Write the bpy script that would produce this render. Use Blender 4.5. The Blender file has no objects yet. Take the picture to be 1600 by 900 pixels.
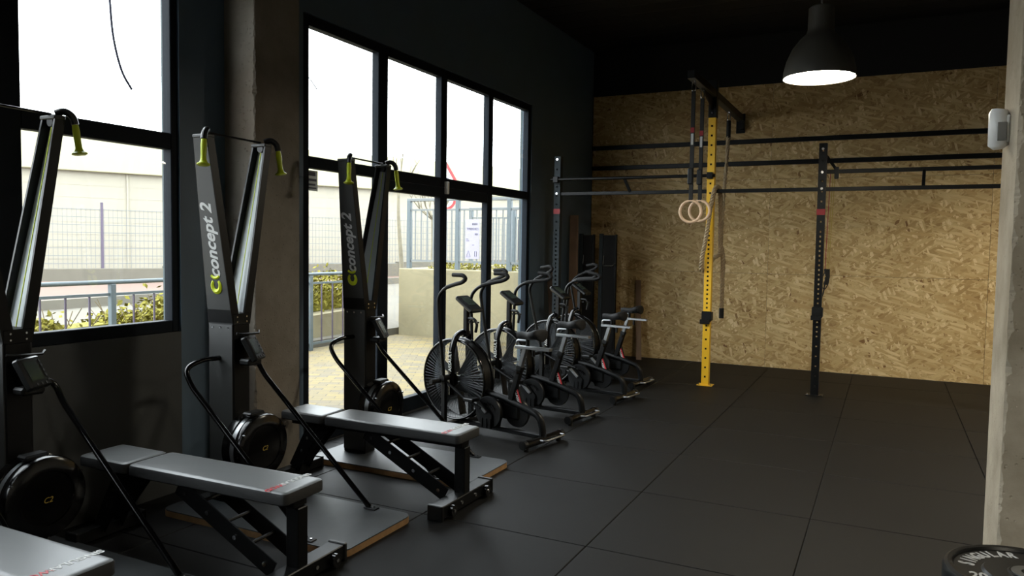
import bpy, math, random
from mathutils import Vector, Matrix
random.seed(7)
PI = math.pi
SC = bpy.context.scene
COL = SC.collection

# ------------------------------------------------------------------ camera, sky, exposure
cam_d = bpy.data.cameras.new('camera'); cam = bpy.data.objects.new('camera', cam_d); COL.objects.link(cam)
cam_d.sensor_width = 36.0; cam_d.lens = 36.0 * 1189 / 1600; cam_d.clip_start = 0.05; cam_d.clip_end = 300
RX, DN, FW = (0.89616, 0.44349, 0.01498), (0.03792, -0.04292, -0.99836), (-0.44211, 0.89525, -0.05528)
mw = Matrix.Identity(4)
for i in range(3):
    mw[i][0] = RX[i]; mw[i][1] = -DN[i]; mw[i][2] = -FW[i]
mw[2][3] = 1.53
cam.matrix_world = mw
SC.camera = cam

SKY = 9.5
w = bpy.data.worlds.new('overcast_sky'); SC.world = w; w.use_nodes = True
wn = w.node_tree.nodes; wl = w.node_tree.links
bg = wn['Background']; bg.inputs['Strength'].default_value = SKY
bg.inputs['Color'].default_value = (0.9, 0.96, 1.02, 1)

SC.view_settings.view_transform = 'Standard'; SC.view_settings.look = 'None'
SC.view_settings.gamma = 1.0; SC.view_settings.use_curve_mapping = False
SC.view_settings.exposure = 0.0
LAMP_POWER = 130.0

# ------------------------------------------------------------------ materials
def lin(c):
    return tuple(((x/255)/12.92 if x/255 <= .04045 else ((x/255+.055)/1.055)**2.4) for x in c)
MATS = {}
def mat(name, rgb, rough=.5, metal=0.0, spec=.5, var=0.0, vscale=6.0, bump=0.0, bscale=80.0, emit=None, estr=0.0, coat=0.0):
    m = bpy.data.materials.new(name); m.use_nodes = True
    nt = m.node_tree; b = nt.nodes['Principled BSDF']
    c = lin(rgb)
    b.inputs['Base Color'].default_value = (*c, 1); b.inputs['Roughness'].default_value = rough
    b.inputs['Metallic'].default_value = metal; b.inputs['Specular IOR Level'].default_value = spec
    if coat: b.inputs['Coat Weight'].default_value = coat
    tc = None
    if var > 0 or bump > 0:
        tc = nt.nodes.new('ShaderNodeTexCoord')
    if var > 0:
        n = nt.nodes.new('ShaderNodeTexNoise'); n.inputs['Scale'].default_value = vscale; n.inputs['Detail'].default_value = 6
        nt.links.new(tc.outputs['Object'], n.inputs['Vector'])
        r = nt.nodes.new('ShaderNodeValToRGB')
        r.color_ramp.elements[0].position = .3; r.color_ramp.elements[1].position = .7
        r.color_ramp.elements[0].color = (*[x*(1-var) for x in c], 1)
        r.color_ramp.elements[1].color = (*[min(1, x*(1+var)) for x in c], 1)
        nt.links.new(n.outputs['Fac'], r.inputs['Fac']); nt.links.new(r.outputs['Color'], b.inputs['Base Color'])
    if bump > 0:
        n2 = nt.nodes.new('ShaderNodeTexNoise'); n2.inputs['Scale'].default_value = bscale; n2.inputs['Detail'].default_value = 4
        nt.links.new(tc.outputs['Object'], n2.inputs['Vector'])
        bp = nt.nodes.new('ShaderNodeBump'); bp.inputs['Strength'].default_value = bump; bp.inputs['Distance'].default_value = .01
        nt.links.new(n2.outputs['Fac'], bp.inputs['Height']); nt.links.new(bp.outputs['Normal'], b.inputs['Normal'])
    if emit:
        b.inputs['Emission Color'].default_value = (*lin(emit), 1); b.inputs['Emission Strength'].default_value = estr
    MATS[name] = m
    return m

mat('wall_paint', (78, 96, 112), .55, var=.06, vscale=3, bump=.05, bscale=120)
mat('sill_paint', (60, 62, 62), .6, var=.08, vscale=2, bump=.06, bscale=90)
mat('stucco', (84, 94, 96), .9, var=.05, bump=.1, bscale=60)
mat('light_plaster', (168, 164, 156), .85, var=.05, vscale=2, bump=.06, bscale=50)
mat('black_paint', (17, 17, 19), .7, var=.1, vscale=3)
mat('frame_metal', (24, 29, 35), .55, spec=.07)
mat('rubber_floor', (19, 19, 19), .56, spec=.17, var=.14, vscale=9, bump=.25, bscale=420)
mat('floor_joint', (8, 8, 8), .9)
mat('black_powder', (9, 10, 11), .4, spec=.24, bump=.04, bscale=400)
mat('black_gloss', (9, 9, 10), .16, spec=.5)
mat('black_plastic', (12, 13, 14), .38, spec=.35)
mat('grey_plastic', (70, 72, 74), .45)
mat('ski_panel', (46, 47, 46), .5, bump=.03, bscale=300)
mat('ski_liner', (176, 182, 184), .5)
mat('chrome', (205, 207, 210), .18, metal=1.0)
mat('bare_steel', (150, 152, 154), .32, metal=.9)
mat('foam_black', (15, 15, 16), .7, spec=.3, bump=.1, bscale=200)
mat('lens_grey', (126, 124, 118), .4)
mat('lime_handle', (186, 200, 16), .4, spec=.4)
mat('lime_print', (205, 220, 25), .5)
mat('white_print', (196, 197, 196), .5)
mat('red_print', (190, 30, 40), .5)
mat('dark_print', (60, 60, 74), .6)
mat('gold_print', (176, 150, 60), .5)
mat('lcd', (50, 60, 56), .25)
mat('vinyl', (98, 100, 101), .38, spec=.55, bump=.05, bscale=260)
mat('vinyl_side', (30, 31, 32), .6, bump=.35, bscale=500)
mat('ply_edge', (150, 116, 78), .6, var=.25, vscale=14)
mat('laminate', (54, 57, 59), .45, spec=.4, var=.1, vscale=20, bump=.1, bscale=300)
mat('yellow_powder', (236, 186, 40), .4)
mat('red_label', (150, 20, 30), .5)
mat('ring_wood', (222, 190, 158), .45, var=.06, vscale=10)
mat('webbing', (34, 35, 36), .8, bump=.3, bscale=300)
mat('rope_fibre', (160, 140, 110), .85, var=.2, vscale=50)
mat('rope_dark', (20, 20, 20), .7)
mat('brown_board', (132, 106, 84), .7, var=.15, vscale=5)
mat('dark_board', (46, 54, 58), .6, spec=.25)
mat('wire_steel', (74, 76, 78), .4, metal=.8)
mat('hole_shade', (6, 6, 6), .9)
mat('white_shell', (225, 224, 220), .35)
mat('lamp_shell', (60, 58, 52), .5)
mat('lamp_inner', (240, 238, 228), .5)
mat('lamp_glow', (255, 250, 235), .5, emit=(255, 245, 222), estr=LAMP_POWER)
# outdoors
mat('pale_render', (142, 137, 123), .9, var=.05, vscale=.6)
mat('pale_render_band', (152, 149, 122), .9)
mat('road', (90, 86, 76), .9, var=.08, vscale=.8)
mat('pink_paving', (98, 78, 68), .9, var=.1, vscale=1.5)
mat('kerb', (94, 90, 80), .9, var=.06)
mat('concrete_out', (130, 122, 96), .9, var=.16, vscale=1.6, bump=.1, bscale=30)
mat('soil', (110, 92, 60), .95, var=.2, vscale=3)
mat('galvanised', (84, 94, 98), .6)
mat('galvanised_pale', (104, 108, 108), .6)
mat('baluster', (74, 66, 82), .5)
mat('hedge_leaf', (112, 106, 44), .8, spec=.1, var=.4, vscale=9)
mat('twig', (96, 84, 62), .9)
mat('bark', (110, 104, 88), .9, var=.2, vscale=8)
mat('sign_white', (190, 190, 180), .5)
mat('sign_red', (170, 40, 44), .5)
mat('banner_lilac', (150, 146, 164), .6, var=.03)
mat('cable_dark', (40, 40, 60), .6)
mat('pole_grey', (110, 112, 112), .5, metal=.5)

def glass_mat():
    m = bpy.data.materials.new('window_glass'); m.use_nodes = True; nt = m.node_tree
    for n in list(nt.nodes): nt.nodes.remove(n)
    o = nt.nodes.new('ShaderNodeOutputMaterial'); mx = nt.nodes.new('ShaderNodeMixShader')
    t = nt.nodes.new('ShaderNodeBsdfTransparent'); t.inputs['Color'].default_value = (.95, .96, .95, 1)
    g = nt.nodes.new('ShaderNodeBsdfGlossy'); g.inputs['Roughness'].default_value = .02
    lw = nt.nodes.new('ShaderNodeLayerWeight'); lw.inputs['Blend'].default_value = .5
    pw = nt.nodes.new('ShaderNodeMath'); pw.operation = 'POWER'; pw.inputs[1].default_value = 5
    f = nt.nodes.new('ShaderNodeMath'); f.operation = 'MULTIPLY_ADD'; f.inputs[1].default_value = .7; f.inputs[2].default_value = .03
    nt.links.new(lw.outputs['Facing'], pw.inputs[0]); nt.links.new(pw.outputs[0], f.inputs[0])
    nt.links.new(f.outputs[0], mx.inputs[0]); nt.links.new(t.outputs[0], mx.inputs[1]); nt.links.new(g.outputs[0], mx.inputs[2])
    nt.links.new(mx.outputs[0], o.inputs['Surface']); MATS['window_glass'] = m
glass_mat()

def paper_mat():
    m = bpy.data.materials.new('thin_paper'); m.use_nodes = True; nt = m.node_tree
    b = nt.nodes['Principled BSDF']; b.inputs['Base Color'].default_value = (.5, .5, .48, 1); b.inputs['Roughness'].default_value = .8
    t = nt.nodes.new('ShaderNodeBsdfTranslucent'); t.inputs['Color'].default_value = (.3, .3, .28, 1)
    mx = nt.nodes.new('ShaderNodeMixShader'); o = nt.nodes['Material Output']
    nt.links.new(b.outputs[0], mx.inputs[1]); nt.links.new(t.outputs[0], mx.inputs[2]); nt.links.new(mx.outputs[0], o.inputs['Surface'])
    MATS['thin_paper'] = m
paper_mat()
def concrete_mat(name, base, dark, stain):
    m = bpy.data.materials.new(name); m.use_nodes = True; nt = m.node_tree; b = nt.nodes['Principled BSDF']
    b.inputs['Roughness'].default_value = .9
    tc = nt.nodes.new('ShaderNodeTexCoord')
    n1 = nt.nodes.new('ShaderNodeTexNoise'); n1.inputs['Scale'].default_value = 3.2; n1.inputs['Detail'].default_value = 9; n1.inputs['Roughness'].default_value = .62
    n2 = nt.nodes.new('ShaderNodeTexNoise'); n2.inputs['Scale'].default_value = 1.1; n2.inputs['Detail'].default_value = 5
    v = nt.nodes.new('ShaderNodeTexVoronoi'); v.inputs['Scale'].default_value = 38
    for n in (n1, n2, v): nt.links.new(tc.outputs['Object'], n.inputs['Vector'])
    r = nt.nodes.new('ShaderNodeValToRGB'); r.color_ramp.elements[0].position = .32; r.color_ramp.elements[1].position = .68
    r.color_ramp.elements[0].color = (*lin(dark), 1); r.color_ramp.elements[1].color = (*lin(base), 1)
    nt.links.new(n1.outputs['Fac'], r.inputs['Fac'])
    r2 = nt.nodes.new('ShaderNodeValToRGB'); r2.color_ramp.elements[0].position = .5; r2.color_ramp.elements[1].position = .68
    r2.color_ramp.elements[0].color = (0, 0, 0, 1); r2.color_ramp.elements[1].color = (.6, .6, .6, 1)
    nt.links.new(n2.outputs['Fac'], r2.inputs['Fac'])
    mx = nt.nodes.new('ShaderNodeMix'); mx.data_type = 'RGBA'
    nt.links.new(r2.outputs['Color'], mx.inputs['Factor']); nt.links.new(r.outputs['Color'], mx.inputs['A']); mx.inputs['B'].default_value = (*lin(stain), 1)
    nt.links.new(mx.outputs['Result'], b.inputs['Base Color'])
    # pits
    rp = nt.nodes.new('ShaderNodeValToRGB'); rp.color_ramp.elements[0].position = .0; rp.color_ramp.elements[1].position = .22
    nt.links.new(v.outputs['Distance'], rp.inputs['Fac'])
    add = nt.nodes.new('ShaderNodeMath'); add.operation = 'MULTIPLY_ADD'; add.inputs[1].default_value = .35
    nt.links.new(rp.outputs['Color'], add.inputs[0]); nt.links.new(n1.outputs['Fac'], add.inputs[2])
    bp = nt.nodes.new('ShaderNodeBump'); bp.inputs['Strength'].default_value = .8; bp.inputs['Distance'].default_value = .015
    nt.links.new(add.outputs[0], bp.inputs['Height']); nt.links.new(bp.outputs['Normal'], b.inputs['Normal'])
    MATS[name] = m
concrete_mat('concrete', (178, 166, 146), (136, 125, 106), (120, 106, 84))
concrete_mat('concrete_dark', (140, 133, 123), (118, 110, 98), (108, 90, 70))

def osb_mat():
    m = bpy.data.materials.new('osb_board'); m.use_nodes = True; nt = m.node_tree; L = nt.links
    b = nt.nodes['Principled BSDF']; b.inputs['Roughness'].default_value = .62; b.inputs['Specular IOR Level'].default_value = .35
    tc = nt.nodes.new('ShaderNodeTexCoord')
    info = nt.nodes.new('ShaderNodeObjectInfo')
    off = nt.nodes.new('ShaderNodeVectorMath'); off.operation = 'MULTIPLY_ADD'
    comb = nt.nodes.new('ShaderNodeCombineXYZ')
    for k in (0, 2): L.new(info.outputs['Random'], comb.inputs[k])
    L.new(comb.outputs[0], off.inputs[0]); off.inputs[1].default_value = (37, 0, 53); L.new(tc.outputs['Object'], off.inputs[2])
    col = None; hgt = None
    angs = (62, -48, 18, -74, 40, -16)
    lights = [(214, 186, 134), (226, 200, 150), (200, 170, 116), (234, 210, 162), (210, 182, 128), (224, 198, 146)]
    mids = [(186, 154, 100), (198, 168, 114), (172, 140, 88), (204, 174, 120), (180, 148, 96), (194, 162, 108)]
    for i, ang in enumerate(angs):
        mp = nt.nodes.new('ShaderNodeMapping'); mp.inputs['Rotation'].default_value = (0, math.radians(ang), 0)
        mp.inputs['Location'].default_value = (i*3.7, 0, i*1.9)
        L.new(off.outputs[0], mp.inputs['Vector'])
        sc = nt.nodes.new('ShaderNodeVectorMath'); sc.operation = 'MULTIPLY'; sc.inputs[1].default_value = (9.0-.4*i, 0, 30+2*i)
        L.new(mp.outputs[0], sc.inputs[0])
        v = nt.nodes.new('ShaderNodeTexVoronoi'); v.inputs['Scale'].default_value = 1.0; v.inputs['Randomness'].default_value = 1
        L.new(sc.outputs[0], v.inputs['Vector'])
        sep = nt.nodes.new('ShaderNodeSeparateColor'); L.new(v.outputs['Color'], sep.inputs[0])
        ra = nt.nodes.new('ShaderNodeValToRGB'); e = ra.color_ramp.elements
        e[0].position = 0; e[0].color = (*lin((128, 92, 54) if i < 4 else mids[i]), 1); e[1].position = 1; e[1].color = (*lin(lights[i]), 1)
        e2 = e.new(.022); e2.color = (*lin((166, 132, 82) if i < 4 else mids[i]), 1)
        e3 = e.new(.12); e3.color = (*lin(mids[i]), 1)
        L.new(sep.outputs[1], ra.inputs['Fac'])
        g = nt.nodes.new('ShaderNodeTexNoise'); g.inputs['Scale'].default_value = 1; g.inputs['Detail'].default_value = 2
        gs = nt.nodes.new('ShaderNodeVectorMath'); gs.operation = 'MULTIPLY'; gs.inputs[1].default_value = (10, 1, 240)
        L.new(mp.outputs[0], gs.inputs[0]); L.new(gs.outputs[0], g.inputs['Vector'])
        gm = nt.nodes.new('ShaderNodeMapRange'); gm.inputs['From Min'].default_value = .3; gm.inputs['From Max'].default_value = .7
        gm.inputs['To Min'].default_value = .9; gm.inputs['To Max'].default_value = 1.08
        L.new(g.outputs['Fac'], gm.inputs['Value'])
        ml = nt.nodes.new('ShaderNodeMix'); ml.data_type = 'RGBA'; ml.blend_type = 'MULTIPLY'; ml.inputs['Factor'].default_value = 1
        L.new(ra.outputs['Color'], ml.inputs['A'])
        cc = nt.nodes.new('ShaderNodeCombineColor')
        for k in range(3): L.new(gm.outputs[0], cc.inputs[k])
        L.new(cc.outputs[0], ml.inputs['B'])
        if col is None:
            col = ml.outputs['Result']; hgt = sep.outputs[2]
        else:
            st = nt.nodes.new('ShaderNodeMath'); st.operation = 'GREATER_THAN'; st.inputs[1].default_value = (.5, .5, .5, .62, .62, .6)[i]
            L.new(sep.outputs[0], st.inputs[0])
            mx = nt.nodes.new('ShaderNodeMix'); mx.data_type = 'RGBA'
            L.new(st.outputs[0], mx.inputs['Factor']); L.new(col, mx.inputs['A']); L.new(ml.outputs['Result'], mx.inputs['B'])
            col = mx.outputs['Result']
            mh = nt.nodes.new('ShaderNodeMix'); mh.data_type = 'FLOAT'
            L.new(st.outputs[0], mh.inputs['Factor']); L.new(hgt, mh.inputs['A']); L.new(sep.outputs[2], mh.inputs['B'])
            hgt = mh.outputs['Result']
    big = nt.nodes.new('ShaderNodeTexNoise'); big.inputs['Scale'].default_value = 1.7; big.inputs['Detail'].default_value = 3
    L.new(off.outputs[0], big.inputs['Vector'])
    br = nt.nodes.new('ShaderNodeValToRGB'); br.color_ramp.elements[0].position = .35; br.color_ramp.elements[1].position = .65
    br.color_ramp.elements[0].color = (.84, .80, .74, 1); br.color_ramp.elements[1].color = (1.0, 1.0, 1.0, 1)
    L.new(big.outputs['Fac'], br.inputs['Fac'])
    fm = nt.nodes.new('ShaderNodeMix'); fm.data_type = 'RGBA'; fm.blend_type = 'MULTIPLY'; fm.inputs['Factor'].default_value = 1
    L.new(col, fm.inputs['A']); L.new(br.outputs['Color'], fm.inputs['B']); col = fm.outputs['Result']
    L.new(col, b.inputs['Base Color'])
    bp = nt.nodes.new('ShaderNodeBump'); bp.inputs['Strength'].default_value = .3; bp.inputs['Distance'].default_value = .003
    L.new(hgt, bp.inputs['Height']); L.new(bp.outputs['Normal'], b.inputs['Normal'])
    MATS['osb_board'] = m
osb_mat()

def paving_mat():
    m = bpy.data.materials.new('paving_blocks'); m.use_nodes = True; nt = m.node_tree; L = nt.links
    b = nt.nodes['Principled BSDF']; b.inputs['Roughness'].default_value = .85
    tc = nt.nodes.new('ShaderNodeTexCoord')
    mp = nt.nodes.new('ShaderNodeMapping'); mp.inputs['Rotation'].default_value = (0, 0, math.radians(-28)); L.new(tc.outputs['Object'], mp.inputs['Vector'])
    br = nt.nodes.new('ShaderNodeTexBrick'); br.inputs['Scale'].default_value = 1; br.inputs['Brick Width'].default_value = .22; br.inputs['Row Height'].default_value = .11
    br.inputs['Mortar Size'].default_value = .006; br.inputs['Color1'].default_value = (*lin((122, 107, 64)), 1); br.inputs['Color2'].default_value = (*lin((98, 90, 74)), 1)
    br.inputs['Mortar'].default_value = (*lin((80, 73, 58)), 1)
    L.new(mp.outputs[0], br.inputs['Vector']); L.new(br.outputs['Color'], b.inputs['Base Color'])
    MATS['paving_blocks'] = m
paving_mat()

# ------------------------------------------------------------------ mesh builder
class MB:
    def __init__(s, M=None): s.v = []; s.f = []; s.M = M
    def add(s, vs, fs, M=None):
        o = len(s.v)
        for p in vs:
            p = Vector(p)
            if M is not None: p = M @ p
            if s.M is not None: p = s.M @ p
            s.v.append(p)
        s.f += [tuple(i+o for i in f) for f in fs]
        return s
    def box(s, x0, x1, y0, y1, z0, z1, b=0.0, M=None):
        if b <= 0:
            vs = [(x, y, z) for z in (z0, z1) for y in (y0, y1) for x in (x0, x1)]
            fs = [(0, 2, 3, 1), (4, 5, 7, 6), (0, 1, 5, 4), (2, 6, 7, 3), (0, 4, 6, 2), (1, 3, 7, 5)]
            return s.add(vs, fs, M)
        b = min(b, (x1-x0)*.49, (y1-y0)*.49, (z1-z0)*.49)
        vs = []; idx = {}
        X = (x0, x1); Y = (y0, y1); Z = (z0, z1)
        for i in (0, 1):
            for j in (0, 1):
                for k in (0, 1):
                    sx, sy, sz = (1-2*i)*b, (1-2*j)*b, (1-2*k)*b
                    for a, p in enumerate(((X[i], Y[j]+sy, Z[k]+sz), (X[i]+sx, Y[j], Z[k]+sz), (X[i]+sx, Y[j]+sy, Z[k]))):
                        idx[i, j, k, a] = len(vs); vs.append(p)
        g = idx.__getitem__
        fs = [(g((0, 0, 0, 0)), g((0, 0, 1, 0)), g((0, 1, 1, 0)), g((0, 1, 0, 0))), (g((1, 0, 0, 0)), g((1, 1, 0, 0)), g((1, 1, 1, 0)), g((1, 0, 1, 0))),
              (g((0, 0, 0, 1)), g((1, 0, 0, 1)), g((1, 0, 1, 1)), g((0, 0, 1, 1))), (g((0, 1, 0, 1)), g((0, 1, 1, 1)), g((1, 1, 1, 1)), g((1, 1, 0, 1))),
              (g((0, 0, 0, 2)), g((0, 1, 0, 2)), g((1, 1, 0, 2)), g((1, 0, 0, 2))), (g((0, 0, 1, 2)), g((1, 0, 1, 2)), g((1, 1, 1, 2)), g((0, 1, 1, 2)))]
        for i in (0, 1):
            for j in (0, 1):
                fs.append((g((i, j, 0, 0)), g((i, j, 0, 1)), g((i, j, 1, 1)), g((i, j, 1, 0))))
                fs.append((g((i, 0, j, 0)), g((i, 0, j, 2)), g((i, 1, j, 2)), g((i, 1, j, 0))))
                fs.append((g((0, i, j, 1)), g((0, i, j, 2)), g((1, i, j, 2)), g((1, i, j, 1))))
                for k in (0, 1): fs.append((g((i, j, k, 0)), g((i, j, k, 1)), g((i, j, k, 2))))
        return s.add(vs, fs, M)
    def tube(s, pts, r, n=10, closed=False, caps=True, twist=0.0, M=None, sy=1.0):
        pts = [Vector(p) for p in pts]; N = len(pts)
        rr = r if isinstance(r, (list, tuple)) else [r]*N
        T = []
        for i in range(N):
            a = pts[i-1] if (i > 0 or closed) else pts[0]; c = pts[(i+1) % N] if (i < N-1 or closed) else pts[-1]
            t = (c-a); T.append(t.normalized() if t.length > 1e-9 else Vector((0, 0, 1)))
        up = Vector((0, 0, 1)) if abs(T[0].z) < .9 else Vector((1, 0, 0))
        nrm = (up - T[0]*up.dot(T[0])).normalized(); vs = []; fs = []
        for i in range(N):
            if i: nrm = (nrm - T[i]*nrm.dot(T[i]))
            nrm = nrm.normalized(); bi = T[i].cross(nrm)
            for k in range(n):
                a = 2*PI*k/n + twist*i
                vs.append(pts[i] + nrm*(math.cos(a)*rr[i]) + bi*(math.sin(a)*rr[i]*sy))
        m = N if closed else N-1
        for i in range(m):
            j = (i+1) % N
            for k in range(n):
                k2 = (k+1) % n; fs.append((i*n+k, i*n+k2, j*n+k2, j*n+k))
        if caps and not closed:
            fs.append(tuple(reversed(range(n)))); fs.append(tuple((N-1)*n+k for k in range(n)))
        return s.add(vs, fs, M)
    def bar(s, a, b, w_, h_, bev=0.0, side=None):
        a = Vector(a); b = Vector(b); d = b-a; L_ = d.length; z = d.normalized()
        sd = Vector(side) if side else (Vector((0, 1, 0)) if abs(z.y) < .9 else Vector((1, 0, 0)))
        x = (sd - z*sd.dot(z)).normalized(); y = z.cross(x)
        M = Matrix(((x.x, y.x, z.x, a.x), (x.y, y.y, z.y, a.y), (x.z, y.z, z.z, a.z), (0, 0, 0, 1)))
        return s.box(-w_/2, w_/2, -h_/2, h_/2, 0, L_, bev, M)
    def lathe(s, prof, n=32, M=None, cap=True):
        vs = []; fs = []
        for r, z in prof:
            for k in range(n):
                a = 2*PI*k/n; vs.append((r*math.cos(a), r*math.sin(a), z))
        for i in range(len(prof)-1):
            for k in range(n):
                k2 = (k+1) % n; fs.append((i*n+k, i*n+k2, (i+1)*n+k2, (i+1)*n+k))
        if cap:
            if prof[0][0] > 1e-5: fs.append(tuple(reversed(range(n))))
            if prof[-1][0] > 1e-5: fs.append(tuple((len(prof)-1)*n+k for k in range(n)))
        return s.add(vs, fs, M)
    def cyl(s, a, b, r, n=16, r2=None):
        a = Vector(a); b = Vector(b); return s.tube([a, b], [r, r2 if r2 is not None else r], n)
    def prism(s, poly, t, M=None):
        n = len(poly)
        vs = [(x, y, 0) for x, y in poly] + [(x, y, t) for x, y in poly]
        fs = [tuple(reversed(range(n))), tuple(range(n, 2*n))] + [(i, (i+1) % n, (i+1) % n+n, i+n) for i in range(n)]
        return s.add(vs, fs, M)
    def loft(s, A, B):
        n = len(A); fs = [(i, (i+1) % n, (i+1) % n+n, i+n) for i in range(n)]
        fs += [tuple(reversed(range(n))), tuple(range(n, 2*n))]
        return s.add(list(A)+list(B), fs)
    def mesh(s, name, m, smooth=35):
        me = bpy.data.meshes.new(name); me.from_pydata([tuple(p) for p in s.v], [], s.f); me.update()
        import bmesh
        bm = bmesh.new(); bm.from_mesh(me); bmesh.ops.recalc_face_normals(bm, faces=bm.faces); bm.to_mesh(me); bm.free()
        me.materials.append(MATS[m])
        if smooth:
            me.shade_smooth(); me.set_sharp_from_angle(angle=math.radians(smooth))
        return me
    def build(s, name, m, parent=None, smooth=35, label=None, stuff=False, loc=None):
        o = bpy.data.objects.new(name, s.mesh(name, m, smooth)); COL.objects.link(o)
        if parent is not None: o.parent = parent
        if label: o['label'] = label
        if stuff: o['kind'] = 'stuff'
        if loc: o.location = loc
        return o

def tag(o, label, cat, group=None):
    o['label'] = label; o['category'] = cat
    if group: o['group'] = group
    return o
def struct(o): o['kind'] = 'structure'; return o
def empty(name, loc=(0, 0, 0), rz=0.0):
    o = bpy.data.objects.new(name, None); COL.objects.link(o); o.location = loc; o.rotation_euler = (0, 0, rz)
    o.empty_display_size = .1
    return o
def thing(name, label, cat, loc=(0, 0, 0), rz=0.0, group=None): return tag(empty(name, loc, rz), label, cat, group)
def copy_tree(o, parent=None):
    c = o.copy(); COL.objects.link(c); c.parent = parent
    for ch in list(o.children): copy_tree(ch, c)
    return c
def fillet(pts, r, n=5):
    pts = [Vector(p) for p in pts]; out = [pts[0]]
    for i in range(1, len(pts)-1):
        p = pts[i]; a = (pts[i-1]-p); b = (pts[i+1]-p)
        d = min(r, a.length*.48, b.length*.48); A = p+a.normalized()*d; B = p+b.normalized()*d
        for k in range(n+1):
            t = k/n; out.append(A*(1-t)**2 + p*2*t*(1-t) + B*t*t)
    out.append(pts[-1]); return out
def catmull(pts, n=6):
    P = [Vector(p) for p in pts]; P = [P[0]*2-P[1]] + P + [P[-1]*2-P[-2]]; out = []
    for i in range(1, len(P)-2):
        for k in range(n):
            t = k/n; a, b, c, d = P[i-1:i+3]
            out.append(.5*((2*b)+(c-a)*t+(2*a-5*b+4*c-d)*t*t+(3*b-a-3*c+d)*t**3))
    out.append(P[-2]); return out
def text_part(name, txt, size, m, parent, M, shear=0.0, bold=0.0, align='CENTER', depth=.0006, sx=1.0):
    cu = bpy.data.curves.new(name, 'FONT'); cu.body = txt; cu.size = size; cu.shear = shear; cu.offset = bold
    cu.align_x = align; cu.align_y = 'CENTER'; cu.extrude = depth; cu.resolution_u = 3
    to = bpy.data.objects.new(name, cu); COL.objects.link(to); bpy.context.view_layer.update()
    me = bpy.data.meshes.new_from_object(to.evaluated_get(bpy.context.evaluated_depsgraph_get()))
    bpy.data.objects.remove(to); bpy.data.curves.remove(cu)
    me.transform(Matrix(M) @ Matrix.Diagonal((sx, 1, 1, 1)))
    me.materials.clear(); me.materials.append(MATS[m])
    o = bpy.data.objects.new(name, me); COL.objects.link(o); o.parent = parent
    return o
def frame_M(o, x, y):
    x = Vector(x).normalized(); y = Vector(y); y = (y - x*y.dot(x)).normalized(); z = x.cross(y); o = Vector(o)
    return Matrix(((x.x, y.x, z.x, o.x), (x.y, y.y, z.y, o.y), (x.z, y.z, z.z, o.z), (0, 0, 0, 1)))

# ================================================================== SETTING
XW = -3.85      # inner face of the window wall
YB = 10.305     # face of the board wall
XR, YF, ZC = 4.6, -3.2, 4.28
TX, TY = .99, .985
# ---- floor of rubber tiles
fl_ = struct(MB().box(XW-.02, XR, YF, YB+.1, -.12, -.012).build('floor', 'floor_joint', smooth=0))
fl_['label'] = 'black rubber tile gym floor'
tile_mesh = MB().box(-TX/2+.0022, TX/2-.0022, -TY/2+.0022, TY/2-.0022, -.02, 0, .003).mesh('rubber_tile', 'rubber_floor', 0)
for i in range(-5, 6):
    for j in range(-8, 8):
        x0 = -.345+i*TX; y0 = 3.6+j*TY; x1, y1 = x0+TX, y0+TY
        cx0, cx1, cy0, cy1 = max(x0, XW), min(x1, XR), max(y0, YF), min(y1, YB)
        if cx1-cx0 < .03 or cy1-cy0 < .03: continue
        if cx0 > x0 or cx1 < x1 or cy0 > y0 or cy1 < y1:
            me = MB().box(cx0+.0022-(x0+x1)/2, cx1-.0022-(x0+x1)/2, cy0+.0022-(y0+y1)/2, cy1-.0022-(y0+y1)/2, -.02, 0, .003).mesh('rubber_tile', 'rubber_floor', 0)
        else: me = tile_mesh
        t = bpy.data.objects.new('rubber_tile', me); COL.objects.link(t); t.parent = fl_
        t.location = ((x0+x1)/2, (y0+y1)/2, random.uniform(-.0006, 0))
# ---- ceiling boards
ce = struct(MB().box(XW-.3, XR+.2, YF-.2, YB+.4, ZC+.02, ZC+.2).build('ceiling', 'black_paint', smooth=0))
cb = MB().box(XW, XR, -.146, .146, ZC, ZC+.02, .004).mesh('ceiling_board', 'black_paint', 0)
y = YF+.15
while y < YB:
    o = bpy.data.objects.new('ceiling_board', cb); COL.objects.link(o); o.parent = ce; o.location = (0, min(y, YB-.15), 0); y += .3
# ---- walls
W1 = (1.22, 3.25, .98, 3.2)       # y0 y1 z0 z1 window opening
W2 = (4.33, 8.27, 0.0, 3.2)       # glazed entrance
W3 = (-2.5, .62, .98, 3.2)        # second window behind the viewpoint
XO = -4.005
m = MB()
def wl_box(y0, y1, z0, z1): m.box(XW-.13, XW, y0, y1, z0, z1)
for (a, b, c, d) in ((YF-.2, W3[0], -.05, ZC+.1), (W3[0], W3[1], W3[3], ZC+.1), (W3[1], W1[0], -.05, ZC+.1), (W1[0], W1[1], W1[3], ZC+.1), (W1[1], W2[0], -.05, ZC+.1), (W2[0], W2[1], W2[3], ZC+.1), (W2[1], YB+.2, -.05, ZC+.1)):
    wl_box(a, b, c, d)
wl_ = struct(m.build('wall_left', 'wall_paint', smooth=0))
for W in (W1, W3): MB().box(XW-.13, XW, W[0], W[1], -.05, W[2]).build('parapet', 'sill_paint', wl_, 0)
m = MB()
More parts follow.
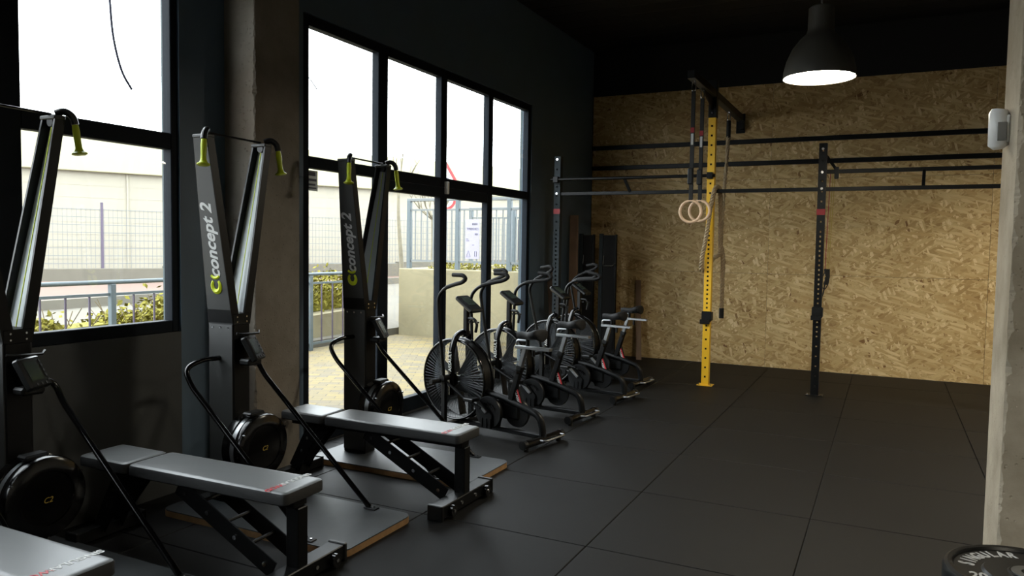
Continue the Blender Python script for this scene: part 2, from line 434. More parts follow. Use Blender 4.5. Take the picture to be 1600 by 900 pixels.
for (a, b, c, d) in ((YF-.2, W3[0], 0, ZC+.5), (W3[0], W3[1], 0, W3[2]), (W3[0], W3[1], W3[3], ZC+.5), (W3[1], W1[0], 0, ZC+.5), (W1[0], W1[1], 0, W1[2]), (W1[0], W1[1], W1[3], ZC+.5), (W1[1], W2[0], 0, ZC+.5), (W2[0], W2[1], W2[3], ZC+.5), (W2[1], YB+.3, 0, ZC+.5)):
    m.box(XO, XW-.125, a, b, c-.3 if c == 0 else c, d)
m.build('outer_render', 'stucco', wl_, 0)
wb = struct(MB().box(XW-.2, XR+.2, YB+.018, YB+.25, 0, ZC+.2).build('wall_back', 'black_paint', smooth=0))
for r in range(3):
    x = -3.84
    while x < XR-.05:
        x1 = min(x+2.44, XR)
        MB().box(x+.0015-(x+x1)/2, x1-.0015-(x+x1)/2, 0, .018, .0015, 1.218-.0015, .0012).build('osb_panel', 'osb_board', wb, 0, loc=((x+x1)/2, YB, r*1.218))
        x = x1
wr = struct(MB().box(XR, XR+.2, YF-.2, YB+.2, 0, ZC+.2).build('wall_right', 'light_plaster', smooth=0))
wf = struct(MB().box(XW, XR, YF-.2, YF, 0, ZC+.2).build('wall_front', 'light_plaster', smooth=0))

# ---- concrete columns with ragged arrises
def column(name, x0, x1, y0, y1, mt, ragged, label):
    random.seed(len(label))
    n = 360; ring = []; e = 0; m = MB(); vs = []; fs = []
    for k in range(n+1):
        z = ZC*k/n; e = max(.002, min(.022, e*.72+random.uniform(-.003, .0065)+(random.uniform(.004, .012) if random.random() < .07 else 0)))
        c = [(x0, y0), (x1, y0), (x1, y1), (x0, y1)]; pl = []
        for i, (px, py) in enumerate(c):
            q = e if i == ragged else .003
            sx = 1 if px == x0 else -1; sy = 1 if py == y0 else -1
            a = (px+sx*q, py); b = (px, py+sy*q)
            if i in (0, 2): pl += [b, a]
            else: pl += [a, b]
        vs += [(p[0], p[1], z) for p in pl]
    q = 8
    for k in range(n):
        for i in range(q):
            j = (i+1) % q; fs.append((k*q+i, k*q+j, (k+1)*q+j, (k+1)*q+i))
    fs += [tuple(range(q)), tuple(n*q+i for i in range(q))]
    m.add(vs, fs)
    o = struct(m.build(name, mt, smooth=0)); o['label'] = label
    return o
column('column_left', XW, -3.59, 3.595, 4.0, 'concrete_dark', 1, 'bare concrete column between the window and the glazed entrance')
column('column_right', .42, .86, 3.446, 3.885, 'concrete', 0, 'bare concrete column with a ragged edge behind the stacked plates')

# ---- window and glazed entrance
XG = XW-.045
def member(root, y0, y1, z0, z1, name='frame_bar', x0=XW-.085, x1=XW-.015):
    return MB().box(x0, x1, y0, y1, z0, z1, .004).build(name, 'frame_metal', root, 0)
def pane(root, y0, y1, z0, z1):
    return MB().box(XG-.004, XG+.004, y0-.01, y1+.01, z0-.01, z1+.01).build('pane', 'window_glass', root, 0)
win = struct(empty('window_1')); win['label'] = 'dark framed window in the left wall'
ys = [(1.27, 2.205), (2.325, 3.2)]; zs = [(1.05, 2.075), (2.17, 3.14)]
member(win, W1[0], ys[0][0], W1[2], W1[3]); member(win, ys[0][1], ys[1][0], W1[2], W1[3]); member(win, ys[1][1], W1[1], W1[2], W1[3])
for a, b in ys:
    member(win, a, b, W1[2], zs[0][0]); member(win, a, b, zs[0][1], zs[1][0]); member(win, a, b, zs[1][1], W1[3])
    for c, d in zs: pane(win, a, b, c, d)
w3 = struct(empty('window_3')); w3['label'] = 'dark framed window further along the left wall'
y3 = [(-2.45, -1.46), (-1.34, -.54), (-.42, .57)]
for a, b in ((W3[0], -2.45), (-1.46, -1.34), (-.54, -.42), (.57, W3[1])): member(w3, a, b, W3[2], W3[3])
for a, b in y3:
    member(w3, a, b, W3[2], zs[0][0]); member(w3, a, b, zs[0][1], zs[1][0]); member(w3, a, b, zs[1][1], W3[3])
    for c, d in zs: pane(w3, a, b, c, d)
ent = struct(empty('window_2')); ent['label'] = 'glazed entrance screen with four bays'
cols = [(4.41, 5.26), (5.395, 6.255), (6.365, 7.215), (7.315, 8.2)]
T0, T1, ZT = 2.085, 2.172, 3.12
edges = [W2[0], 4.41, 5.26, 5.395, 6.255, 6.365, 7.215, 7.315, 8.2, W2[1]]
for k in (0, 2, 6, 8): member(ent, edges[k], edges[k+1], 0, W2[3])
member(ent, edges[4], edges[5], T0, W2[3])
for i, (a, b) in enumerate(cols):
    member(ent, a, b, ZT, W2[3]); member(ent, a, b, T0, T1)
    pane(ent, a, b, T1, ZT)
    if i in (0, 3):
        member(ent, a, b, 0, .13); pane(ent, a, b, .13, T0)
for i, (a, b) in ((1, cols[1]), (2, cols[2])):
    d = struct(empty('door_%d' % i)); d['label'] = ('glazed entrance door leaf beside the skier machine', 'glazed entrance door leaf behind the air bikes')[i-1]
    if i == 1: b = 6.305
    else: a = 6.315
    s0, s1 = a+.012, b-.012
    gy0 = a+.014 if i == 1 else 6.375; gy1 = 6.25 if i == 1 else b-.014
    member(d, a, gy0, .01, T0-.005, 'stile'); member(d, gy1, b, .01, T0-.005, 'stile')
    member(d, gy0, gy1, .01, .14, 'bottom_rail'); member(d, gy0, gy1, 1.985, T0-.005, 'top_rail')
    pane(d, gy0, gy1, .14, 1.985)
MB().box(XW-.02, XW+.02, 6.325, 6.36, 2.02, 2.14, .005).build('closer_block', 'white_shell', ent, 0)
MB().box(XW-.13, XW-.02, W2[0], W2[1], -.02, .012, .004).build('threshold', 'bare_steel', ent, 0)

# ---- wall-mounted black rails on the board wall
for z, lab in ((2.925, 'upper long black steel rail bolted across the board wall'), (2.643, 'lower long black steel rail bolted across the board wall')):
    r = MB().box(-3.83, 3.4, YB-.052, YB-.001, z-.028, z+.028, .004).build('wall_rail', 'black_powder', smooth=0)
    tag(r, lab, 'rail', 'black rails on the board wall')

# ================================================================== OUTDOORS
def ground_strip(name, pts, mt):   # pts: profile [(x, z)] swept along y
    m = MB(); vs = []; fs = []
    Y0, Y1 = -20, 60
    for x, z in pts: vs += [(x, Y0, z), (x, Y1, z)]
    for i in range(len(pts)-1): fs.append((2*i, 2*i+1, 2*i+3, 2*i+2))
    m.add(vs, fs)
    vs2 = []
    o = struct(m.build(name, mt, smooth=0)); return o
gp = struct(MB().box(-7.55, XO+.01, -20, 10.8, -.3, -.02).build('pavement', 'paving_blocks', smooth=0))
rd = struct(MB().loft([(-7.55, -20, -.4), (-7.55, 60, -.4), (-13.2, 60, -.4), (-13.2, -20, -.4)], [(-7.55, -20, .0), (-7.55, 60, .25), (-13.2, 60, .62), (-13.2, -20, .12)]).build('road', 'road', smooth=0))
sw = struct(MB().loft([(-13.2, -20, -.4), (-13.2, 60, -.4), (-40, 60, -.4), (-40, -20, -.4)], [(-13.2, -20, .26), (-13.2, 60, .8), (-40, 60, 1.1), (-40, -20, .6)]).build('sidewalk', 'pink_paving', smooth=0))
kb = struct(MB().loft([(-13.05, -20, -.3), (-13.05, 60, -.3), (-13.2, 60, -.3), (-13.2, -20, -.3)], [(-13.05, -20, .27), (-13.05, 60, .81), (-13.2, 60, .81), (-13.2, -20, .27)]).build('kerb', 'kerb', smooth=0))
# facade across the street (turned 27 degrees to the window wall)
FD = Vector((.45, .893, 0)).normalized(); FN = Vector((FD.y, -FD.x, 0))
fb = empty('building', (-20.6, 12.5, .3), math.atan2(FD.y, FD.x))
tag(fb, 'pale rendered building across the street with a yellowish eaves band', 'building')
MB().box(-26, 26, 0, 5, 0, 3.1).build('wall', 'pale_render', fb, 0)
MB().box(-26, 26, -.18, 5, 3.1, 4.25, .02).build('eaves_band', 'pale_render_band', fb, 0)
for k in range(8): MB().box(-26, 26, -.006, 0, .35+k*.34, .36+k*.34).build('render_course', 'pale_render', fb, 0)
for x in (-8.4, 2.4): MB().box(x, x+.05, -.035, 0, 0, 3.1).build('downpipe', 'pale_render', fb, 0)
# low stepped plinth + mesh fence before the facade
mf = empty('mesh_fence', (-18.2, 11.0, .3), math.atan2(FD.y, FD.x)); tag(mf, 'pale wire mesh fence along the street opposite', 'fence')
for k in range(10): MB().box(-14+k*3.4, -10.6+k*3.4, -.12, .12, -.2, .30+k*.055, .01).build('plinth_block', 'kerb', mf, 0)
for k in range(13):
    x = -14+k*2.6
    MB().box(x-.03, x+.03, -.03, .03, .2, 2.15, .005).build('post', 'baluster', mf, 0)
    if k == 12: break
    m = MB()
    for q in range(26): m.bar((x+.05+q*.1, .0, .42), (x+.05+q*.1, 0, 2.0), .009, .009)
    for q in range(9): m.bar((x+.03, 0, .45+q*.19), (x+2.57, 0, .45+q*.19), .016, .016)
    m.build('wire_panel', 'galvanised_pale', mf, 0)
# railing outside the windows, along the pavement edge
rl = empty('railing', (-7.42, 0, -.02)); tag(rl, 'blue-grey steel railing along the pavement outside the windows', 'railing')
PY = [-.82, 2.28, 5.38, 8.49]
for py in PY: MB().box(-.03, .03, py-.03, py+.03, 0, 1.08, .004).build('post', 'galvanised', rl, 0)
MB().tube([(0, PY[0], 1.1), (0, 9.95, 1.1)], .024, 10).build('handrail', 'galvanised', rl)
MB().box(-.03, .03, 9.92, 9.98, 0, 1.08, .004).build('post', 'galvanised', rl, 0)
allp = PY+[9.95]
for a, b in zip(allp[:-1], allp[1:]):
    MB().box(-.012, .012, a+.03, b-.03, .955, .985).build('rail', 'galvanised', rl, 0)
    MB().box(-.012, .012, a+.03, b-.03, .08, .11).build('rail', 'galvanised', rl, 0)
    n = int((b-a)/.24)
    for q in range(1, n):
        y = a+(b-a)*q/n
        MB().box(-.008, .008, y-.008, y+.008, .11, .955).build('baluster', 'baluster', rl, 0)
# sloping bed wall + hedge behind the railing
bd = MB().loft([(-8.2, 2, -.3), (-8.2, 10.6, -.3), (-7.7, 10.6, -.3), (-7.7, 2, -.3)], [(-8.2, 2, .2), (-8.2, 10.6, .5), (-7.7, 10.6, .5), (-7.7, 2, .2)]).build('planting_bed', 'concrete_out', smooth=0)
tag(bd, 'low concrete planting bed behind the railing', 'planter')
hd = empty('hedge', (-8.2, 0, .2)); tag(hd, 'yellow-green leafy hedge growing behind the railing', 'hedge')
m = MB(); mt_ = MB()
random.seed(3)
for k in range(11000):
    y = random.uniform(2, 10.4); t = (y-2)/8.4
    top = .30+.10*math.sin(y*3.1)+.07*math.sin(y*7.7)+(.25 if y > 8.6 else 0)
    z = random.uniform(0, 1)**.7*top; x = random.uniform(-.35, .35)
    if random.random() < .03: z = top+random.uniform(0, .14)
    s_ = random.uniform(.025, .05); a = Vector((random.uniform(-1, 1), random.uniform(-1, 1), random.uniform(-.6, 1))).normalized(); b = a.orthogonal().normalized()
    c = Vector((x, y, z+.3*t))
    m.add([c-a*s_, c+b*s_*.5, c+a*s_, c-b*s_*.5], [(0, 1, 2, 3)])
for k in range(160):
    y = random.uniform(2, 10.4); b0 = .3*(y-2)/8.4; mt_.tube([(random.uniform(-.25, .25), y, b0), (random.uniform(-.3, .3), y+random.uniform(-.2, .2), b0+random.uniform(.3, .5))], .006, 4)
m.loft([(-.18, 2, 0), (.18, 2, 0), (.18, 10.4, .3), (-.18, 10.4, .3)], [(-.18, 2, .22), (.18, 2, .22), (.18, 10.4, .55), (-.18, 10.4, .55)]); m.build('foliage', 'hedge_leaf', hd, 0, stuff=True); mt_.build('branches', 'twig', hd, 0, stuff=True)
# retaining wall with fence on top
rt = MB().box(-7.5, XO, 10.8, 11.05, -.3, 1.12, .012).build('retaining_wall', 'concrete_out', smooth=0)
tag(rt, 'stained concrete retaining wall facing the entrance doors', 'wall')
MB().box(-7.5, -7.3, 11.05, 30, -.3, 1.12, .01).build('return_wall', 'concrete_out', rt, 0)
tr = struct(MB().box(-7.3, XO, 11.05, 30, -.3, 1.05).build('terrace', 'kerb', smooth=0))
def bar_fence(name, label, x0, x1, y, z0, npost):
    f = empty(name, (0, y, z0)); tag(f, label, 'fence')
    xs = [x0+(x1-x0)*i/(npost-1) for i in range(npost)]
    for x in xs: MB().box(x-.035, x+.035, -.035, .035, 0, 1.16, .004).build('post', 'galvanised', f, 0)
    MB().box(x0-.04, x1+.04, -.03, .03, 1.14, 1.19, .006).build('top_rail', 'galvanised_pale', f, 0)
    MB().box(x0, x1, -.015, .015, .98, 1.01).build('rail', 'galvanised_pale', f, 0)
    MB().box(x0, x1, -.015, .015, .12, .15).build('rail', 'galvanised_pale', f, 0)
    n = int((x1-x0)/.115)
    for i in range(1, n):
        x = x0+(x1-x0)*i/n
        MB().box(x-.009, x+.009, -.009, .009, .15, .98).build('bar', 'galvanised_pale', f, 0)
bar_fence('bar_fence', 'grey steel bar fence standing on the retaining wall', -7.37, -4.5, 10.93, 1.12, 4)
bar_fence('bar_fence', 'second grey bar fence set back behind the banner', -7.1, -4.4, 12.6, 1.05, 4)
random.seed(5)
m = MB()
for k in range(1500):
    x = random.uniform(-7.2, -4.3); y = random.uniform(11.2, 11.9); z = random.uniform(0, .16)
    s_ = random.uniform(.015, .035); a = Vector((random.uniform(-1, 1), random.uniform(-1, 1), random.uniform(-.3, 1))).normalized(); b = a.orthogonal().normalized(); c = Vector((x, y, 1.05+z))
    m.add([c-a*s_, c+b*s_*.5, c+a*s_, c-b*s_*.5], [(0, 1, 2, 3)])
gc = m.build('ground_cover', 'hedge_leaf', smooth=0, stuff=True); gc['label'] = 'low yellow-green ground cover behind the bar fence'
# banner tied to the fence, print seen from behind
bn = empty('banner', (-6.13, 10.915, 1.63)); tag(bn, 'lilac printed banner tied to the bar fence', 'banner')
MB().box(-.13, .13, -.004, .004, -.325, .325).build('sheet', 'banner_lilac', bn, 0)
def bt(txt, x, z, s, bold, mirror=True):
    M = frame_M((x, -.0055, z), (1, 0, 0), (0, 0, 1))
    if mirror: M = M @ Matrix.Diagonal((-1, 1, 1, 1))
    text_part('lettering', txt, s, 'dark_print', bn, M, bold=bold, align='LEFT', depth=.0004)
bt('CROSSFIT', .115, .165, .05, .001)
for zc, x0, n in ((.245, .0, 5), (.08, .05, 3)):      # further lines, too blurred in the photograph to read
    for k in range(n): MB().box(x0+k*.02, x0+k*.02+.012, -.006, -.0045, zc-.016, zc+.016).build('print_stroke', 'dark_print', bn, 0)
MB().box(-.11, -.06, -.006, -.0045, -.03, -.022).build('print_line', 'dark_print', bn, 0)
MB().box(-.11, -.07, -.006, -.0045, .0, .006).build('print_line', 'dark_print', bn, 0)
MB().box(0, .04, -.006, -.0045, -.10, -.094).build('print_line', 'dark_print', bn, 0)
MB().tube([(-.105, -.006, -.29), (-.035, -.006, -.29), (-.07, -.006, -.19)], .004, 4, closed=True).build('triangle_mark', 'dark_print', bn, 0)
MB().tube([(.05, -.006, -.28), (.085, -.006, -.28), (.085, -.006, -.2), (.05, -.006, -.2)], .004, 4, closed=True).build('square_mark', 'dark_print', bn, 0)
# road signs
sg = empty('road_sign', (-10.6, 17.4, .6)); tag(sg, 'triangular red-bordered road sign with a round sign below', 'sign')
MB().cyl((0, .03, 0), (0, .03, 3.1), .035, 10).build('pole', 'pole_grey', sg)
face = math.atan2(-17.4, 10.6)+PI/2
Rz = Matrix.Rotation(math.radians(31), 4, 'Z')
def tri(h, zc, t):  # upright triangle in xz
    return [(0, zc+h*2/3), (-h*.577, zc-h/3), (h*.577, zc-h/3)]
def plate_xz(poly, t, off):
    return MB().prism(poly, t, Rz @ Matrix(((1, 0, 0, 0), (0, 0, -1, -off), (0, 1, 0, 0), (0, 0, 0, 1))))
plate_xz(tri(.66, 2.72, 0), .006, 0).build('red_triangle', 'sign_red', sg, 0)
wt = plate_xz(tri(.42, 2.72, 0), .004, .006).build('white_triangle', 'sign_white', sg, 0)
plate_xz([(-.12, 2.62), (.12, 2.62), (.1, 2.68), (.04, 2.71), (-.02, 2.68), (-.08, 2.71)], .004, .010).build('hump_symbol', 'dark_print', wt, 0)
circ = [(.28*math.cos(2*PI*k/28), 2.13+.28*math.sin(2*PI*k/28)) for k in range(28)]
plate_xz(circ, .006, 0).build('red_disc', 'sign_red', sg, 0)
plate_xz([(x*.74, 2.13+(z-2.13)*.74) for x, z in circ], .004, .006).build('white_disc', 'sign_white', sg, 0)
# bare pruned street trees
def bare_tree(name, label, loc, pts, r0, branches):
    t = empty(name, loc); tag(t, label, 'tree')
    P = catmull(pts, 5); n = len(P)
    MB().tube(P, [r0*(1-.55*i/(n-1)) for i in range(n)], 8).build('trunk', 'bark', t)
    top = Vector(pts[-1])
    for (dx, dy, dz, r) in branches:
        e = top+Vector((dx, dy, dz)); mid = top+Vector((dx*.6, dy*.6, dz*.35))
        q = catmull([top-Vector((0, 0, .1)), mid, e], 4)
        b = MB().tube(q, [r*(1-.6*i/(len(q)-1)) for i in range(len(q))], 6)
        for s in (-1, 1):
            b.tube([mid, mid+Vector((dx*.2-s*.12, dy*.3+s*.1, dz*.6))], [r*.6, r*.3], 5)
            b.tube([e, e+Vector((s*.07, s*.05, .15))], [r*.4, r*.2], 5)
        b.build('branch', 'bark', t)
bare_tree('street_tree', 'slender bare tree leaning beside the bar fence corner', (-8.35, 12.1, .5), [(0.05, 0, 0), (0, 0, .8), (-.06, 0, 1.5), (-.1, .05, 2.2)], .05,
          [(.35, .1, .35, .018), (-.2, .1, .5, .018), (.42, -.1, .05, .016), (.1, 0, .75, .016), (-.35, 0, .25, .014)])
bare_tree('pollarded_tree', 'pollarded bare tree with a spreading crown behind the bars', (-8.6, 13.6, .5), [(0, 0, 0), (.02, 0, .8), (0, 0, 1.65)], .06,
          [(.45*math.cos(a), .45*math.sin(a), .42+.1*math.sin(a*3), .02) for a in [k*.785 for k in range(8)]])
# loose cable outside the left window + small one by the entrance
cb_ = MB().tube(catmull([(-4.32, 3.125, 3.4), (-4.3, 3.13, 2.985), (-4.3, 3.152, 2.76), (-4.3, 3.204, 2.578), (-4.3, 3.273, 2.474)], 6), .0075, 6).build('loose_cable', 'cable_dark')
tag(cb_, 'thin loose cable hanging outside the left window', 'cable')
cb2 = MB().tube(catmull([(-3.985, 4.32, 2.95), (-4.0, 4.42, 2.87), (-4.02, 4.60, 2.778), (-4.02, 4.675, 2.717)], 5), .004, 6).build('loose_cable', 'cable_dark')
tag(cb2, 'short cable end poking past the entrance jamb', 'cable')
st = empty('door_notice', (XG+.006, 4.475, 1.995)); tag(st, 'small printed notice stuck on the first entrance pane', 'notice')
MB().box(-.001, .001, -.065, .055, -.075, .075).build('paper', 'thin_paper', st, 0)
for k, (z, h) in enumerate(((.05, .03), (.005, .018), (-.03, .014), (-.055, .01))):
    MB().box(.0012, .002, -.055, .03+.01*(k % 2), z-h/2, z+h/2).build('print_block', 'dark_print', st, 0)

# ================================================================== SKI MACHINES
def make_ski():
    R = empty('ski_machine')
    # platform
    def rr(x0, x1, y0, y1, r, n=5):
        out = []
        for cx, cy, a0 in ((x1-r, y0+r, -PI/2), (x1-r, y1-r, 0), (x0+r, y1-r, PI/2), (x0+r, y0+r, PI)):
            for k in range(n+1): out.append((cx+r*math.cos(a0+PI/2*k/n), cy+r*math.sin(a0+PI/2*k/n)))
        return out
    p = MB().prism(rr(-.31, .97, -.3, .3, .06), .032).build('platform', 'ply_edge', R, 40)
    MB().prism(rr(-.309, .969, -.299, .299, .06), .006, Matrix.Translation((0, 0, .032))).build('platform_top', 'laminate', p, 40)
    # column
    c = MB().box(-.19, 0, -.06, .06, .037, 1.085, .006).build('column', 'black_powder', R, 0)
    for s in (-1, 1):
        MB().box(-.186, -.006, s*.0625-.0025, s*.0625+.0025, .06, 1.08, .001).build('side_cover', 'ski_panel', c, 0)
        for k in range(3): MB().cyl((-.155+k*.06, s*.06, 1.045), (-.155+k*.06, s*.068, 1.045), .006, 8).build('bolt', 'chrome', c)
    # arms
    D0, D1, t = .19, .105, .006
    for s in (-1, 1):
        def sec(z, D, o, i):
            return [(-D, s*o, z), (0, s*o, z), (0, s*i, z), (-t*2, s*i, z), (-t*2, s*(o-t), z), (-D+t*2, s*(o-t), z), (-D+t*2, s*i, z), (-D, s*i, z)]
        a = MB().loft(sec(1.07, D0, .066, .012), sec(2.09, D1, .236, .188)).build('arm', 'black_powder', R, 0)
        MB().loft([(-D0+.004, s*.0675, 1.08), (-.004, s*.0675, 1.08), (-.004, s*.0655, 1.08), (-D0+.004, s*.0655, 1.08)],
                  [(-D1+.003, s*.2375, 2.085), (-.003, s*.2375, 2.085), (-.003, s*.2355, 2.085), (-D1+.003, s*.2355, 2.085)]).build('side_cover', 'ski_panel', a, 0)
        MB().loft([(-D0+.014, s*.056, 1.12), (-.014, s*.056, 1.12), (-.014, s*.059, 1.12), (-D0+.014, s*.059, 1.12)],
                  [(-D1+.014, s*.2235, 2.06), (-.014, s*.2235, 2.06), (-.014, s*.2265, 2.06), (-D1+.014, s*.2265, 2.06)]).build('channel_liner', 'ski_liner', a, 0)
        MB().tube([(-.09, s*.04, 1.1), (-.05, s*.205, 2.06)], .0025, 6).build('cord', 'lime_print' if s > 0 else 'webbing', R)
        # head: cap, pulley and handle holder
        h = MB().box(-.11, .002, s*.211-.028, s*.211+.028, 2.086, 2.105, .004).build('arm_cap', 'ski_panel', R, 0)
        MB().cyl((-.045, s*.19, 2.075), (-.045, s*.232, 2.075), .022, 14).build('pulley', 'black_plastic', h)
        MB().tube(fillet([(-.03, s*.21, 2.115), (0, s*.235, 2.13), (.015, s*.265, 2.105), (.018, s*.272, 2.07)], .03), [.018]*2+[.02]*8+[.016]*(20-10) if False else .017, 10).build('handle_holder', 'black_plastic', R)
        g = MB().lathe([(0, 0), (.014, 0), (.0165, -.03), (.0145, -.08), (.015, -.108), (.021, -.123), (.033, -.131), (.034, -.137), (.024, -.142), (0, -.142)], 16,
                       Matrix.Translation((.018, s*.272, 2.068)) @ Matrix.Rotation(math.radians(6*s), 4, 'X') @ Matrix.Rotation(math.radians(-4), 4, 'Y'))
        g.build('handle', 'lime_handle', R, label='lime green handle')
    MB().tube([(-.05, -.2, 2.118), (-.05, .2, 2.112)], .006, 8).build('cross_cord', 'black_plastic', R)
    # front cover plate at the fork
    fc = MB().box(-.19, .003, -.066, .066, 1.06, 1.125, .004).build('fork_cover', 'black_powder', R, 0)
    for yy in (-.035, .035):
        for z in (1.078, 1.106): MB().cyl((.002, yy, z), (.006, yy, z), .005, 8).build('bolt', 'chrome', fc)
    # flywheel drum
    Mx = Matrix.Translation((0, .03, .37)) @ Matrix.Rotation(PI/2, 4, 'Y') @ Matrix.Diagonal((1.1, 1.1, 1, 1))
    fw = MB().lathe([(.13, 0), (.168, .004), (.17, .01), (.17, .055), (.158, .06)], 40, Mx).build('flywheel_housing', 'black_gloss', R, 40)
    MB().lathe([(.155, .056), (.163, .058), (.163, .095), (.155, .097)], 40, Mx, cap=False).build('air_intake', 'bare_steel', fw, 40)
    MB().lathe([(.15, .094), (.17, .096), (.172, .104), (.172, .125), (.166, .14), (.15, .148), (.112, .15), (.108, .144), (0, .144)], 44, Mx).build('front_cover', 'black_gloss', fw, 35)
    MB().box(.05, .12, -.05, .06, .548, .572, .008).build('damper_lever', 'black_plastic', fw, 0)
    for a in (.5, 2.6, 4.7): MB().cyl((.13, .03+.18*math.cos(a), .37+.18*math.sin(a)), (.15, .03+.18*math.cos(a), .37+.18*math.sin(a)), .006, 8).build('bolt', 'chrome', fw)
    text_part('lettering', 'C2', .036, 'gold_print', fw, frame_M((.1449, .03, .36), (0, 1, 0), (0, 0, 1)), shear=.3)
    # side rails
    for s in (-1, 1):
        pts = fillet([(-.10, s*.05, .87), (-.13, s*.17, .87), (-.155, s*.262, .83), (-.10, s*.265, .74), (.67, s*.262, .072), (.70, s*.262, .044)], .07, 6)
        r = MB().tube(pts, .0145, 12).build('side_rail', 'black_gloss', R, 40)
        MB().box(.675, .755, s*.262-.022, s*.262+.022, .0375, .0445, .002).build('foot_plate', 'black_powder', r, 0)
        MB().cyl((.735, s*.262, .044), (.735, s*.262, .05), .007, 8).build('bolt', 'chrome', r)
    # monitor
    Mm = Matrix.Translation((.075, .015, .93)) @ Matrix.Rotation(math.radians(24), 4, 'Z') @ Matrix.Rotation(math.radians(-28), 4, 'Y')
    mo = MB(Mm).box(-.02, .018, -.07, .07, -.075, .075, .008).build('monitor', 'black_plastic', R, 0)
    MB(Mm).box(.018, .0195, -.052, .03, -.04, .052).build('screen', 'lcd', mo, 0)
    for k in range(5): MB(Mm).cyl((.017, .051, .048-k*.024), (.021, .051, .048-k*.024), .0065, 8).build('button', 'grey_plastic', mo)
    for k in range(3): MB(Mm).cyl((.017, -.03+k*.03, -.058), (.021, -.03+k*.03, -.058), .0065, 8).build('button', 'grey_plastic', mo)
    MB().tube([(0, 0, .99), (.04, .005, .96), (.06, .01, .94)], .016, 8).build('monitor_arm', 'black_powder', mo)
    MB().tube([(.045, -.08, 1.02), (.06, -.05, 1.015), (.06, .07, 1.01), (.03, .1, 1.02)], .006, 6).build('device_cradle', 'black_plastic', mo)
    MB().box(.02, .1, -.045, .06, .835, .872, .01).build('battery_pod', 'black_plastic', mo, 0)
    # logo on the outer face of the near arm
    sl = Vector((0, -(.236-.066), 1.02)).normalized()
    def on_arm(z, x): return (x, -.0683-(z-1.08)*.1692, z)
    text_part('lettering', 'concept 2', .112, 'white_print', R, frame_M(on_arm(1.53, -.078), sl, (-1, 0, 0)), shear=.28, bold=.003, sx=.92)
    lg = frame_M(on_arm(1.295, -.083), sl, (-1, 0, 0))
    MB(lg).tube([(.034*math.cos(a)-.012, .03*math.sin(a), -.004) for a in [.7+k*(2*PI-1.4)/16 for k in range(17)]], [.009+.007*math.sin(PI*k/16) for k in range(17)], 6).build('logo_ring', 'lime_print', R, 0)
    MB(lg).tube([(.054-.022*math.cos(a), .032*math.sin(a), -.004) for a in [-1.2+k*2.4/8 for k in range(9)]], .0095, 6).build('logo_ring', 'lime_print', R, 0)
    return R
ski = make_ski()
SK = [((-3.48, 2.06, 0), 'black ski trainer at the left edge standing before the window'),
      ((-3.28, 3.18, 0), 'black ski trainer with bright white lettering beside the concrete column'),
      ((-3.28, 4.385, 0), 'black ski trainer silhouetted against the glazed entrance')]
for i, (loc, lab) in enumerate(SK):
    o = ski if i == 0 else copy_tree(ski)
    o.location = loc; tag(o, lab, 'ski machine', 'ski trainers along the window wall')

